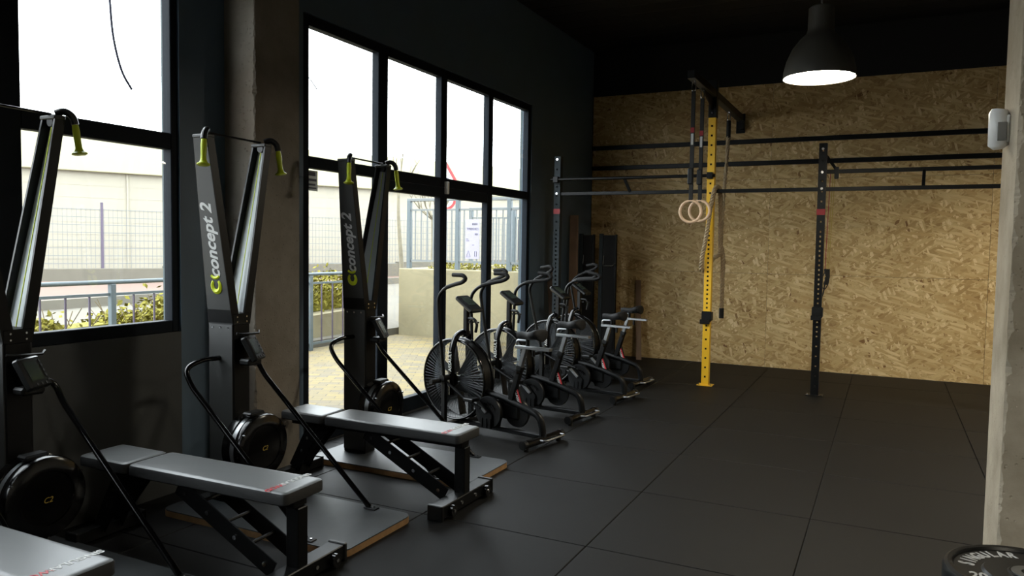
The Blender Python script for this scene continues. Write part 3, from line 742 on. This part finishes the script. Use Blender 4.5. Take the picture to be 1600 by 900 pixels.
# ================================================================== BENCHES
def make_bench():
    R = empty('weight_bench')
    def pad(name, x0, x1, yh, z0, z1, r):
        # rounded slab: stacked rounded outlines
        def outl(g):
            o = []; q = r+g if r+g > .005 else .005
            for cx, cy, a0 in ((x1+g-q, -yh-g+q, -PI/2), (x1+g-q, yh+g-q, 0), (x0-g+q, yh+g-q, PI/2), (x0-g+q, -yh-g+q, PI)):
                for k in range(5): o.append((cx+q*math.cos(a0+PI/2*k/4), cy+q*math.sin(a0+PI/2*k/4)))
            return o
        rings = [(z0, -.008), (z0+.006, 0), (z1-.014, 0), (z1-.006, -.004), (z1-.001, -.013), (z1, -.03)]
        vs = []; fs = []; n = 20
        for z, g in rings: vs += [(p[0], p[1], z) for p in outl(g)]
        side = MB(); top = MB()
        for i in range(3):
            for k in range(n): fs.append((i*n+k, i*n+(k+1) % n, (i+1)*n+(k+1) % n, (i+1)*n+k))
        fs.append(tuple(reversed(range(n)))); side.add(vs[:4*n], fs)
        fs = []
        for i in range(2):
            for k in range(n): fs.append((i*n+k, i*n+(k+1) % n, (i+1)*n+(k+1) % n, (i+1)*n+k))
        fs.append(tuple(2*n+k for k in range(n))); top.add(vs[3*n:], fs)
        o = side.build(name, 'vinyl_side', R, 50)
        top.build('vinyl_cover', 'vinyl', o, 60)
        return o
    bp_ = pad('back_pad', -.93, .05, .135, .392, .45, .03)
    pad('seat_pad', -1.29, -.945, .13, .392, .447, .03)
    text_part('lettering', 'SINGULAR', .042, 'white_print', bp_, frame_M((-.055, .052, .4505), (0, -1, 0), (1, 0, 0)), bold=.0012)
    text_part('lettering', 'WOD', .042, 'red_print', bp_, frame_M((-.055, -.085, .4505), (0, -1, 0), (1, 0, 0)), bold=.0012)
    MB().box(-.9, .02, -.045, .045, .352, .39, .004).build('pad_rail', 'black_powder', R, 0)
    MB().box(-1.26, -.98, -.05, .05, .35, .39, .004).build('seat_rail', 'black_powder', R, 0)
    MB().box(-.035, .035, -.033, .033, .065, .352, .004).build('post', 'black_powder', R, 0)
    f = MB().box(-.045, .045, -.3, .3, .012, .082, .004).build('rear_foot', 'black_powder', R, 0)
    for s in (-1, 1):
        MB().box(-.05, .05, s*.29-.012, s*.29+.012, 0, .088, .004).build('foot_cap', 'black_plastic', f, 0)
        MB().cyl((.045, s*.2, .04), (.07, s*.2, .04), .032, 16).build('transport_wheel', 'black_gloss', f)
        MB().cyl((.07, s*.2, .04), (.074, s*.2, .04), .009, 8).build('bolt', 'chrome', f)
    for yy in (-.08, .08): MB().cyl((.045, yy, .047), (.051, yy, .047), .01, 8).build('bolt', 'chrome', f)
    for s in (-1, 1):
        l = MB().bar((-.64, s*.085, .375), (-.06, s*.085, .075), .008, .088, .002).build('ladder_plate', 'black_powder', R, 0)
        for q in (.09, .33, .62, .92):
            x = -.64+.58*q; z = .375-.3*q
            MB().cyl((x, s*.088, z), (x, s*.096, z), .011, 10).build('bolt', 'chrome', l)
    for q in (.25, .5, .75): MB().cyl((-.64+.58*q, -.085, .375-.3*q+.02), (-.64+.58*q, .085, .375-.3*q+.02), .009, 8).build('ladder_pin', 'black_powder', R)
    for s in (-1, 1):
        l = MB().bar((-1.06, s*.05, .385), (-1.235, s*.05, .06), .008, .09, .002).build('front_leg', 'black_powder', R, 0)
        MB().bar((-.98, s*.045, .36), (-1.17, s*.045, .14), .008, .06, .002).build('leg_brace', 'black_powder', R, 0)
        for q in (.35, .62): MB().cyl((-1.06-.175*q, s*.053, .385-.325*q), (-1.06-.175*q, s*.061, .385-.325*q), .01, 10).build('bolt', 'chrome', l)
    ff = MB().box(-1.28, -1.21, -.2, .2, .012, .072, .004).build('front_foot', 'black_powder', R, 0)
    for s in (-1, 1): MB().box(-1.285, -1.205, s*.195-.01, s*.195+.01, 0, .078, .004).build('foot_cap', 'black_plastic', ff, 0)
    return R
bench = make_bench()
BN = [((-2.36, 1.55, 0), 0, 'flat weight bench in the bottom left corner, cut by the frame'),
      ((-2.335, 2.585, 0), math.radians(1.5), 'flat weight bench between the two nearest ski trainers'),
      ((-2.2, 3.83, 0), 0, 'flat weight bench in front of the glazed entrance')]
for i, (loc, rz, lab) in enumerate(BN):
    o = bench if i == 0 else copy_tree(bench)
    o.location = loc; o.rotation_euler = (0, 0, rz); tag(o, lab, 'bench', 'weight benches between the ski trainers')

# ================================================================== AIR BIKES
def make_bike():
    R = empty('air_bike')
    ZF, RF = .42, .33
    My = Matrix.Translation((0, 0, ZF)) @ Matrix.Rotation(PI/2, 4, 'X')
    # fan cage
    cg = MB()
    for yy in (-.055, .055): cg.tube([(RF*math.cos(2*PI*k/48), yy, ZF+RF*math.sin(2*PI*k/48)) for k in range(48)], .011, 8, closed=True)
    cage = cg.build('fan_rim', 'black_gloss', R, 50)
    MB().lathe([(RF-.012, -.055), (RF-.004, -.05), (RF-.004, .05), (RF-.012, .055)], 48, My, cap=False).build('rim_band', 'black_powder', cage, 50)
    for yy in (-.062, .062):
        g = MB()
        for k in range(72):
            a = 2*PI*k/72; g.tube([(.06*math.cos(a), yy*1.12, ZF+.06*math.sin(a)), (RF*math.cos(a), yy*.95, ZF+RF*math.sin(a))], .0011, 3, caps=False)
        for q in range(1, 22):
            r = .06+(RF-.06)*q/22; g.tube([(r*math.cos(2*PI*k/40), yy*(1.12-.17*q/22), ZF+r*math.sin(2*PI*k/40)) for k in range(40)], .0008, 3, closed=True)
        g.build('wire_guard', 'wire_steel', cage, 0)
        MB().lathe([(0, 0), (.062, 0), (.06, .008), (.03, .014), (0, .014)], 24, Matrix.Translation((0, yy*1.1, ZF)) @ Matrix.Rotation(PI/2 if yy < 0 else -PI/2, 4, 'X')).build('guard_hub', 'black_plastic', cage)
    bl = None
    for k in range(8):
        a = 2*PI*k/8+.2
        me = MB().box(.05, .30, -.04, .04, -.004, .004, .001).mesh('fan_blade', 'black_plastic', 0) if bl is None else bl
        bl = me
        o = bpy.data.objects.new('fan_blade', me); COL.objects.link(o); o.parent = R
        o.location = (0, 0, ZF); o.rotation_euler = (0, -a, 0)
    MB().cyl((0, -.1, ZF), (0, .1, ZF), .025, 14).build('axle', 'bare_steel', R)
    # fork plates beside the fan, joined in a hood on top
    for s in (-1, 1):
        f = MB().tube(fillet([(.02, s*.105, .30), (.02, s*.105, .68), (.045, s*.075, .79), (.06, s*.03, .815)], .08, 5), .03, 12, sy=.6).build('fork', 'black_gloss', R, 50)
        text_part('lettering', 'ASSAULT', .042, 'white_print', f, frame_M((.02, s*.1245, .58), (0, 0, 1), (s, 0, 0)), bold=.001)
    MB().tube([(.06, -.03, .80), (.075, 0, .81), (.06, .03, .80)], .034, 12).build('fork_crown', 'black_gloss', R)
    for s in (-1, 1):
        p = MB().box(-.02, .022, s*.17-.018, s*.17+.018, .05, .46, .004).build('front_post', 'black_powder', R, 0)
        MB().cyl((.0, s*.09, .445), (.0, s*.20, .445), .026, 14).build('pivot', 'black_powder', p)
        MB().cyl((-.03, s*.19, .425), (-.03, s*.30, .425), .019, 14).build('foot_peg', 'foam_black', p)
    MB().box(-.04, .04, -.29, .29, .02, .07, .01).build('front_stabiliser', 'black_powder', R, 0)
    for s in (-1, 1): MB().cyl((0, s*.27, .024), (0, s*.30, .024), .024, 12).build('roller', 'black_plastic', R)
    # console mast, console, bottle holder
    MB().box(.065, .105, -.02, .02, .78, 1.02, .004).build('console_mast', 'black_powder', R, 0)
    Mc = Matrix.Translation((.115, 0, 1.045)) @ Matrix.Rotation(math.radians(33), 4, 'Y')
    co = MB(Mc).box(-.11, .10, -.075, .075, -.022, .018, .012).build('console', 'black_plastic', R, 0)
    MB(Mc).box(-.08, .03, -.05, .05, .018, .0195).build('screen', 'lcd', co, 0)
    MB().tube(fillet([(.10, 0, .93), (.17, 0, .93), (.20, 0, .89), (.185, 0, .82)], .03), .012, 8).build('bottle_holder', 'black_plastic', R)
    MB().tube([(.165+.04*math.cos(a), .04*math.sin(a), .90) for a in [2*PI*k/16 for k in range(13)]], .007, 6).build('bottle_ring', 'black_plastic', R)
    # swinging arms (origin on the pivot)
    for s in (-1, 1):
        pts = fillet([(0, s*.175, -.12), (0, s*.18, .05), (-.03, s*.20, .42), (-.045, s*.205, .66), (.03, s*.215, .735), (.15, s*.24, .77), (.26, s*.26, .793)], .06, 5)
        a = MB().tube(pts, .0145, 12).build('swing_arm', 'bare_steel' if False else 'black_powder', R, 50, loc=(0, 0, .445))
        MB().tube(fillet([(.06, s*.221, .745), (.15, s*.24, .77), (.265, s*.262, .795), (.31, s*.272, .825), (.275, s*.27, .852), (.165, s*.262, .850)], .03, 5), .0165, 12).build('grip', 'foam_black', a, 50)
        # crank link from the arm to the pedal crank
        MB().tube([(0, s*.165, -.02), (.2, s*.155, -.14), (.37, s*.15, -.2)], .011, 8).build('link_rod', 'black_powder', a)
    # frame
    MB().tube(catmull([(.03, 0, .43), (.25, 0, .36), (.5, 0, .315), (.74, 0, .255), (.83, 0, .215), (.862, 0, .14), (.868, 0, .06)], 5), .028, 12).build('main_beam', 'black_powder', R, 50)
    MB().tube([(.0, 0, .345), (.2, 0, .32), (.34, 0, .24)], .024, 12).build('lower_beam', 'black_powder', R, 50)
    MB().box(.0, .86, -.022, .022, .05, .085, .005).build('floor_rail', 'black_powder', R, 0)
    MB().tube([(.46, 0, .30), (.43, 0, .08)], .022, 10).build('crank_stay', 'black_powder', R)
    rs = MB().tube([(.87, -.255, .05), (.87, .255, .05)], .030, 14).build('rear_stabiliser', 'black_gloss', R)
    for s in (-1, 1):
        MB().tube([(.87, s*.225, .05), (.87, s*.262, .05)], .034, 14).build('end_cap', 'black_plastic', rs)
        MB().cyl((.87, s*.215, 0), (.87, s*.215, .03), .022, 12).build('levelling_foot', 'black_plastic', rs)
    MB().tube(fillet([(.885, -.07, .055), (.945, -.07, .06), (.945, .2, .06), (.885, .2, .055)], .035), .009, 8).build('lift_handle', 'bare_steel', rs)
    # crank set
    cd = MB()
    cv = MB().lathe([(0, -.018), (.125, -.018), (.13, -.01), (.13, .01), (.125, .018), (0, .018)], 32, Matrix.Translation((.40, -.075, .205)) @ Matrix.Rotation(PI/2, 4, 'X')).build('chain_cover', 'black_plastic', R)
    MB().lathe([(0, -.015), (.115, -.015), (.12, .0), (.115, .015), (0, .015)], 32, Matrix.Translation((.60, .03, .215)) @ Matrix.Rotation(PI/2, 4, 'X')).build('belt_cover', 'black_plastic', R)
    MB().box(.36, .64, .0, .05, .15, .29, .02).build('belt_case', 'black_plastic', R, 0)
    for s in (-1, 1):
        a = (2.4 if s < 0 else -.75)
        cx, cz = .40+.15*math.cos(a), .205+.15*math.sin(a)
        k = MB().bar((.40, s*.115, .205), (cx, s*.115, cz), .014, .03, .004).build('crank', 'bare_steel', R, 0)
        MB().box(cx-.05, cx+.05, s*.17-.045, s*.17+.045, cz-.014, cz+.014, .006).build('pedal', 'black_plastic', k, 0)
    MB().prism([(.27, .23), (.33, .18), (.345, .09), (.44, .085), (.45, .19), (.37, .27), (.31, .29)], .01, Matrix(((1, 0, 0, 0), (0, 0, -1, -.098), (0, 1, 0, 0), (0, 0, 0, 1)))).build('crank_guard', 'black_powder', cv, 0)
    for q in (.355, .40, .44): MB().box(q-.004, q+.004, -.115, -.108, .085, .16, .002).build('guard_rib', 'black_powder', cv, 0)
    for q in range(9):
        a = .6+q*.33; MB().cyl((.40+.07*math.cos(a), -.095, .205+.07*math.sin(a)), (.40+.07*math.cos(a), -.106, .205+.07*math.sin(a)), .012, 8).build('sprocket_tooth', 'black_gloss', cv)
    # seat tube and gusset
    ds = Vector((.13, 0, .42)).normalized()
    A = Vector((.555, 0, .29)); B = A+ds*.30; C = A+ds*.47
    MB().bar(A, B, .046, .046, .004).build('seat_tube', 'black_powder', R, 0)
    MB().bar(B-ds*.1, C, .036, .036, .004).build('seat_post', 'bare_steel', R, 0)
    MB().bar(B-ds*.012, B+ds*.02, .052, .052, .004).build('collar', 'black_plastic', R, 0)
    sp = C
    MB().tube([B-Vector((0, .02, .03)), B-Vector((0, .065, .03))], .014, 10).build('height_knob', 'black_plastic', R)
    gs = MB().prism([(.60, .31), (.68, .27), (.635, .43)], .012, Matrix(((1, 0, 0, 0), (0, 0, -1, .006), (0, 1, 0, 0), (0, 0, 0, 1)))).build('gusset', 'black_powder', R, 0)
    gd = Vector((.045, 0, -.16))
    MB().bar((.622, -.0075, .405), (.662, -.0075, .30), .002, .012).build('stripe', 'red_print', gs, 0)
    text_part('lettering', 'CLASSIC', .028, 'white_print', gs, frame_M((.626, -.008, .345), (.05, 0, -.14), (.14, 0, .05)), bold=.0008)
    # saddle
    sl = MB().box(sp.x-.09, sp.x+.235, -.024, .024, sp.z-.008, sp.z+.016, .003).build('seat_slider', 'bare_steel', R, 0)
    MB().tube(fillet([(sp.x-.085, 0, sp.z+.01), (sp.x-.085, 0, sp.z+.055), (sp.x+.02, 0, sp.z+.06)], .025), .010, 8).build('saddle_clamp', 'bare_steel', sl)
    MB().cyl((sp.x+.075, 0, sp.z-.005), (sp.x+.075, 0, sp.z-.06), .013, 10).build('slider_knob', 'black_plastic', sl)
    MB().cyl((sp.x+.02, 0, sp.z+.01), (sp.x+.02, 0, sp.z+.07), .016, 10).build('saddle_stem', 'black_powder', sl)
    sv = []; sf = []; n = 14
    prof = [(-.11, .006, .0), (-.105, .022, .004), (-.06, .026, .006), (.0, .034, .004), (.05, .065, .006), (.10, .095, .014), (.15, .098, .018), (.175, .07, .012), (.18, .02, .006)]
    for (dx, hw, dz) in prof:
        for k in range(n):
            a = 2*PI*k/n; yy = math.cos(a)*hw; zz = math.sin(a)
            hh = (.024 if zz > 0 else .034)+max(0, dx)*.09
            zz = (abs(zz)**.7)*(1 if zz > 0 else -1)*hh*min(1, hw/.03+.2)
            sv.append((sp.x+.012+dx*.84, yy, sp.z+.095+dz*1.4+zz))
    for i in range(len(prof)-1):
        for k in range(n): sf.append((i*n+k, i*n+(k+1) % n, (i+1)*n+(k+1) % n, (i+1)*n+k))
    sf += [tuple(range(n)), tuple((len(prof)-1)*n+k for k in range(n))]
    MB().add(sv, sf).build('saddle', 'foam_black', R, 70)
    return R
bike = make_bike()
BK = [((-2.33, 5.29), -11, 0, 'air bike nearest the benches, in front of the entrance doors'),
      ((-2.37, 6.23), -7, -5, 'second air bike from the benches'),
      ((-2.31, 7.24), -8, -9, 'third air bike from the benches, before the last glazed bay'),
      ((-2.395, 8.09), -7, 9, 'air bike furthest back, closest to the board wall')]
for i, ((rx, ry), rot, sw_, lab) in enumerate(BK):
    o = bike if i == 0 else copy_tree(bike)
    a = math.radians(rot)
    o.location = (rx-.87*math.cos(a), ry-.87*math.sin(a), 0); o.rotation_euler = (0, 0, a)
    tag(o, lab, 'air bike', 'air bikes in a row by the entrance')
    q = [c for c in o.children if c.name.startswith('swing_arm')]
    for k, c in enumerate(q): c.rotation_euler = (0, math.radians(sw_)*(1 if k == 0 else -1), 0)

# ================================================================== RIG
RY = 8.58
rig = thing('pull_up_rig', 'steel pull-up rig with one yellow and several black uprights before the board wall', 'rig')
def upright(x, z1, mt, w_=.078, label=None):
    h = w_/2; hr = .0105; m = MB(); t = .004
    zs_ = []; z = .1
    while z < z1-.05:
        zs_.append(z); z += .05 if .62 < z < 1.72 else .105
    # hollow tube: plain sides, front and back pierced
    for sx in (-1, 1): m.box(x+sx*h-(t if sx > 0 else 0), x+sx*h+(0 if sx > 0 else t), RY-h, RY+h, 0, z1)
    for sy in (-1, 1):
        y0 = RY+sy*h-(t if sy > 0 else 0); y1 = y0+t
        m.box(x-h+t, x-hr, y0, y1, 0, z1); m.box(x+hr, x+h-t, y0, y1, 0, z1)
        zp = 0
        for z in zs_+[None]:
            ze = z1 if z is None else z-hr
            m.box(x-hr, x+hr, y0, y1, zp, ze)
            if z is not None: zp = z+hr
    m.box(x-h, x+h, RY-h, RY+h, z1-.003, z1)
    u = m.build('upright', mt, rig, 0, label=label)
    if mt == 'yellow_powder': MB().box(x-h+.006, x+h-.006, RY-h+.012, RY+h-.008, .01, z1-.02).build('dark_core', 'hole_shade', u, 0)  # added solid core, coloured for bare inner steel and the shade behind the holes
    MB().box(x-.085, x+.085, RY-.07, RY+.07, 0, .008, .002).build('base_plate', mt, u, 0)
    for sx in (-.065, .065): MB().cyl((x+sx, RY-.045, .008), (x+sx, RY-.045, .018), .01, 8).build('anchor_bolt', 'chrome', u)
    return u
upright(-3.63, 2.62, 'dark_board', label='dark grey upright by the wall corner')
uy = upright(-1.795, 2.99, 'yellow_powder', label='bright yellow perforated upright')
ub = upright(-.65, 2.64, 'black_powder', label='black perforated upright')
upright(1.2, 2.64, 'black_powder')
for x, z in ((-3.63, 1.955), (-.65, 1.93)): MB().box(x-.042, x+.042, RY-.042, RY-.0385, z-.03, z+.03).build('height_sticker', 'red_label', rig, 0)
for x in (-3.63, -.65):
    for z in (2.58, 2.34, 2.17):
        MB().cyl((x, RY-.04, z), (x, RY-.052, z), .014, 8).build('bolt', 'chrome', rig)
# yellow upright extension with the cantilever arm to the wall
MB().box(-1.84, -1.75, RY-.045, RY+.045, 2.97, 3.38, .004).build('extension_sleeve', 'black_powder', rig, 0)
MB().cyl((-1.795, RY-.045, 3.02), (-1.795, RY-.055, 3.02), .013, 8).build('bolt', 'chrome', rig)
MB().box(-1.835, -1.755, 7.50, YB-.012, 3.19, 3.27, .004).build('cantilever_arm', 'black_powder', rig, 0)
MB().box(-1.85, -1.74, YB-.02, YB-.001, 3.04, 3.29, .003).build('wall_plate', 'black_powder', rig, 0)
MB().box(-1.80, -1.74, 10.2, YB-.001, 3.08, 3.2, .003).build('arm_tab', 'black_powder', rig, 0)
MB().prism([(7.95, 3.2), (8.53, 3.2), (8.53, 3.05)], .012, Matrix(((0, 0, 1, -1.801), (1, 0, 0, 0), (0, 1, 0, 0), (0, 0, 0, 1)))).build('arm_gusset', 'black_powder', rig, 0)
# cross bars
MB().box(-3.59, 1.16, RY-.02, RY+.02, 2.147, 2.187, .003).build('cross_bar', 'black_powder', rig, 0)
MB().tube([(-3.7, RY-.07, 2.335), (-1.74, RY-.07, 2.335)], .0175, 14).build('pull_up_bar', 'black_powder', rig)
MB().box(-.66, 1.2, RY+.06, RY+.10, 2.335, 2.375, .003).build('cross_bar', 'black_powder', rig, 0)
for x in (-3.63, -1.795): MB().box(x-.03, x+.03, RY-.10, RY-.039, 2.30, 2.37, .003).build('bar_bracket', 'black_powder', rig, 0)
MB().bar((-2.78, RY-.06, 2.335), (-2.72, RY-.01, 2.175), .03, .03, .002).build('bar_spacer', 'black_powder', rig, 0)
MB().bar((.285, RY+.075, 2.345), (.28, RY+.01, 2.18), .045, .03, .002).build('bar_spacer', 'black_powder', rig, 0)
MB().bar((-.645, RY+.04, 2.55), (-.52, RY+.09, 2.37), .03, .03, .002).build('arm_brace', 'black_powder', rig, 0)
MB().box(-.54, -.50, RY+.05, RY+.11, 2.28, 2.40, .003).build('brace_plate', 'black_powder', rig, 0)
# J-cups
def jcup(x, z, lab):
    j = thing('j_cup', lab, 'j-cup', (x, RY, z), group='j-cups on the uprights')
    MB().box(-.05, .05, -.052, -.041, -.055, .06, .003).build('back_plate', 'black_plastic', j, 0)
    for s in (-1, 1): MB().box(s*.048-.006, s*.048+.006, -.05, .045, -.045, .05, .002).build('side_plate', 'black_plastic', j, 0)
    MB().box(-.055, .045, -.12, -.05, -.075, -.055, .004).build('cradle', 'black_plastic', j, 0)
    MB().box(-.055, .045, -.132, -.118, -.075, -.025, .004).build('lip', 'black_plastic', j, 0)
jcup(-1.795, .775, 'black bar holder clipped on the yellow upright')
jcup(-.65, .88, 'black bar holder clipped on the black upright')

# ---- gymnastic rings
def rings(y, zc, lab):
    r = thing('gymnastic_ring', lab, 'gymnastic ring', (-1.795, y, 0), group='rings hanging from the cantilever arm')
    MB().tube([(.106*math.cos(2*PI*k/40), .0, zc+.106*math.sin(2*PI*k/40)) for k in range(40)], .0145, 12, closed=True).build('ring', 'ring_wood', r, 60)
    MB().box(-.019, .019, -.012, -.008, zc+.09, 3.09, .001).build('strap', 'webbing', r, 0)
    MB().box(-.019, .019, .008, .012, zc+.09, 3.09, .001).build('strap', 'webbing', r, 0)
    MB().box(-.034, .018, -.03, -.010, zc+.27, zc+.43, .008).build('buckle', 'black_plastic', r, 0)
    MB().box(-.0195, .0195, -.0135, -.0125, zc+.78, zc+.83).build('tag', 'red_label', r, 0)
    MB().box(-.012, .012, -.0135, -.0125, zc+.66, zc+.77).build('tag', 'white_print', r, 0)
    MB().tube([(.018*math.cos(a), 0, 3.135+.06*math.sin(a)) for a in [2*PI*k/20 for k in range(20)]], .006, 8, closed=True).build('carabiner', 'chrome', r, 60)
rings(7.64, 1.90, 'wooden gymnastic ring on the strap nearer the arm tip')
rings(8.04, 1.925, 'wooden gymnastic ring on the strap nearer the yellow upright')

# ---- climbing rope: three twisted strands
rope = thing('climbing_rope', 'thick twisted climbing rope looped over the bar by the yellow upright', 'rope')
path = catmull([(-1.797, 9.5, 2.93), (-1.785, 9.4, 2.70), (-1.755, 9.12, 2.2), (-1.72, 8.85, 1.70), (-1.70, 8.73, 1.53), (-1.69, 8.70, 1.50), (-1.715, 8.70, 1.46), (-1.77, 8.68, 1.42), (-1.83, 8.62, 1.30), (-1.865, 8.53, 1.30), (-1.852, 8.49, 1.42), (-1.812, 8.485, 1.66), (-1.77, 8.495, 2.0), (-1.745, 8.52, 2.17), (-1.725, 8.58, 2.215), (-1.705, 8.64, 2.16), (-1.70, 8.67, 1.95), (-1.70, 8.70, 1.62), (-1.685, 8.715, 1.52), (-1.668, 8.72, 1.42), (-1.668, 8.72, 1.2), (-1.668, 8.72, .86)], 10)
N = len(path); L_ = 0.0; ph = [0]
for i in range(1, N): L_ += (path[i]-path[i-1]).length; ph.append(L_)
for st_ in range(3):
    pts = []
    for i, p in enumerate(path):
        t = (path[min(i+1, N-1)]-path[max(i-1, 0)]).normalized(); u = t.orthogonal().normalized()
        ref = Vector((0, 1, .01)); u = (ref-t*ref.dot(t)).normalized(); v = t.cross(u); a = ph[i]*58+st_*2*PI/3
        pts.append(p+(u*math.cos(a)+v*math.sin(a))*.0145)
    # resample finer
    fine = catmull(pts, 2)
    MB().tube(fine, .0125, 7).build('strand', 'rope_fibre', rope, 60)
MB().cyl((-1.668, 8.72, .865), (-1.667, 8.72, .75), .027, 12).build('end_wrap', 'rope_dark', rope)
MB().cyl((-1.797, 9.5, 3.08), (-1.794, 9.48, 2.86), .027, 12).build('top_sleeve', 'rope_dark', rope)
MB().tube([(-1.797+.018*math.cos(a), 9.5, 3.13+.06*math.sin(a)) for a in [2*PI*k/20 for k in range(20)]], .006, 8, closed=True).build('carabiner', 'chrome', rope, 60)

# ---- jump rope hung on the black upright
jr = thing('skipping_rope', 'skipping rope with dark handles hanging behind the black upright', 'skipping rope')
for k, (x, x2) in enumerate(((-.58, -.60), (-.555, -.58), (-.535, -.565))):
    MB().tube([(x, 8.68, 2.35), (x2, 8.69, 1.32)], .0035, 6).build('cord', 'red_label' if k == 0 else 'gold_print', jr)
for k in range(3): MB().tube([(-.60+k*.018, 8.69, 1.335), (-.575+k*.006, 8.68+.01*k, 1.25), (-.60+k*.01, 8.69, 1.17)], .013, 8).build('handle', 'rope_dark', jr)
MB().tube(catmull([(-.60, 8.69, 1.3), (-.635, 8.69, 1.2), (-.60, 8.69, 1.12), (-.56, 8.69, 1.2), (-.575, 8.69, 1.3)], 6), .005, 6).build('coil', 'rope_dark', jr)
MB().tube(catmull([(-.59, 8.69, 1.25), (-.605, 8.69, 1.1), (-.63, 8.69, 1.0)], 6), .007, 6).build('loose_end', 'rope_dark', jr)

# ================================================================== PENDANT LAMPS
def pendant(x, y, z, lab):
    p = thing('pendant_lamp', lab, 'lamp', (x, y, z), group='pendant lamps')
    MB().lathe([(.232, 0), (.236, 0), (.232, .05), (.215, .12), (.18, .2), (.13, .265), (.092, .30), (.084, .33), (.082, .47), (.06, .485), (.02, .49), (.02, .487), (.058, .48), (.078, .465), (.08, .33), (.088, .298), (.126, .262), (.176, .197), (.21, .118), (.228, .05), (.232, 0)], 40, cap=False).build('shade', 'lamp_shell', p, 40)
    MB().lathe([(.226, .012), (.20, .006), (.1, .004), (0, .003)], 40).build('diffuser', 'lamp_glow', p, 60)
    MB().cyl((0, 0, .48), (0, 0, ZC-z), .006, 8).build('cord', 'black_plastic', p)
    MB().lathe([(0, ZC-z-.04), (.05, ZC-z-.035), (.055, ZC-z-.001), (0, ZC-z-.001)], 20).build('ceiling_rose', 'black_plastic', p)
pendant(-.473, 5.648, 2.705, 'large lit industrial pendant lamp hanging above the open floor')
pendant(2.0, 8.2, 2.705, 'lit industrial pendant lamp beyond the right concrete column')

pendant(2.2, .3, 2.705, 'lit industrial pendant lamp over the near end of the room')

# ================================================================== DETECTOR, CORNER CLUTTER, PLATES
pir = thing('motion_detector', 'white motion detector on the side of the right concrete column', 'detector', (.42, 3.70, 2.03))
MB().tube([(-.035, 0, -.075), (-.037, 0, -.06), (-.037, 0, .07), (-.035, 0, .085)], [.018, .036, .037, .030], 16).build('housing', 'white_shell', pir, 50)
MB().box(-.012, 0, -.03, .03, -.05, .06, .003).build('bracket', 'white_shell', pir, 0)
MB().box(-.045, -.012, -.041, -.036, -.045, .03, .002).build('lens', 'lens_grey', pir, 0)

def lean_board(name, lab, cat, x0, x1, y, z1, dy, th, mt):
    b = MB().loft([(x0, y, 0), (x1, y, 0), (x1, y+th, 0), (x0, y+th, 0)], [(x0-.1, y+dy, z1), (x1-.1, y+dy, z1), (x1-.1, y+dy+th, z1), (x0-.1, y+dy+th, z1)])
    return tag(b.build(name, mt, smooth=0), lab, cat, 'boards stored in the corner')
lean_board('wooden_plank', 'tall brown plank leaning in the dark corner', 'plank', -3.72, -3.61, 9.2, 1.95, .25, .03, 'brown_board')
lean_board('wooden_plank', 'short brown board behind the third air bike', 'plank', -3.74, -3.64, 8.72, 1.22, .04, .02, 'brown_board')
lean_board('wooden_plank', 'low reddish board leaning against the board wall by the corner', 'plank', -3.05, -2.98, 10.05, 1.08, .22, .02, 'brown_board')
for (x0, x1, lab) in ((-3.745, -3.53, 'dark steel stand in the corner, nearer the window wall'), (-3.46, -3.22, 'dark steel stand in the corner, nearer the board wall')):
    s = thing('storage_stand', lab, 'stand', (0, 9.6, 0), group='dark stands in the corner')
    MB().box(x0, x0+.05, 0, .05, 0, 1.71, .003).build('post', 'dark_board', s, 0)
    MB().box(x0+.055, x1, .01, .04, .02, 1.69, .003).build('panel', 'black_paint', s, 0)
    MB().box(x1-.02, x1, 0, .05, 0, 1.7, .003).build('post', 'black_powder', s, 0)
    MB().tube(fillet([(x0+.07, .0, 1.42), (x0+.07, -.03, 1.29), (x1-.04, -.03, 1.285), (x1-.0, -.03, 1.32)], .02), .007, 8).build('hook', 'chrome', s)
    MB().box(x0-.02, x1+.02, -.15, .25, 0, .03, .003).build('base', 'black_powder', s, 0)

def plate_thing(z, lab, top):
    p = thing('bumper_plate', lab, 'weight plate', (.405, 2.60, z), group='stacked bumper plates')
    MB().lathe([(.026, 0), (.21, 0), (.221, .006), (.225, .016), (.225, .054), (.221, .064), (.212, .07), (.2, .068), (.195, .060), (.125, .058), (.118, .066), (.06, .066), (.055, .07), (.026, .07)], 64).build('rubber_disc', 'black_gloss' if False else 'black_plastic', p, 30)
    MB().lathe([(.0255, .001), (.0255, .0715), (.05, .0715), (.05, .066)], 32, cap=False).build('steel_hub', 'bare_steel', p, 40)
    if top:
        for k, ch in enumerate('SINGULAR WOD'):
            if ch == ' ': continue
            a = math.radians(172-10.2*k)
            text_part('lettering', ch, .058, 'white_print', p, frame_M((.16*math.cos(a), .16*math.sin(a), .0596), (math.sin(a), -math.cos(a), 0), (math.cos(a), math.sin(a), 0)), bold=.0016, sx=.62)
        text_part('lettering', '20', .058, 'white_print', p, frame_M((-.135, -.062, .0596), (1, .12, 0), (-.12, 1, 0)), bold=.0016, sx=.8)
    return p
for k in range(8):
    plate_thing(.0725*k+.03, 'black bumper plate with white lettering on top of the stack' if k == 7 else 'plain black bumper plate, %s in the stack' % ('lowest', 'second from the bottom', 'third from the bottom', 'fourth from the bottom', 'fourth from the top', 'third from the top', 'just below the lettered top one')[k], k == 7)
bs = MB().lathe([(0, 0), (.2, 0), (.2, .03), (0, .03)], 32).build('plate_dolly', 'black_powder', smooth=30, loc=(.405, 2.6, 0)); tag(bs, 'round black dolly under the stack of bumper plates', 'dolly')
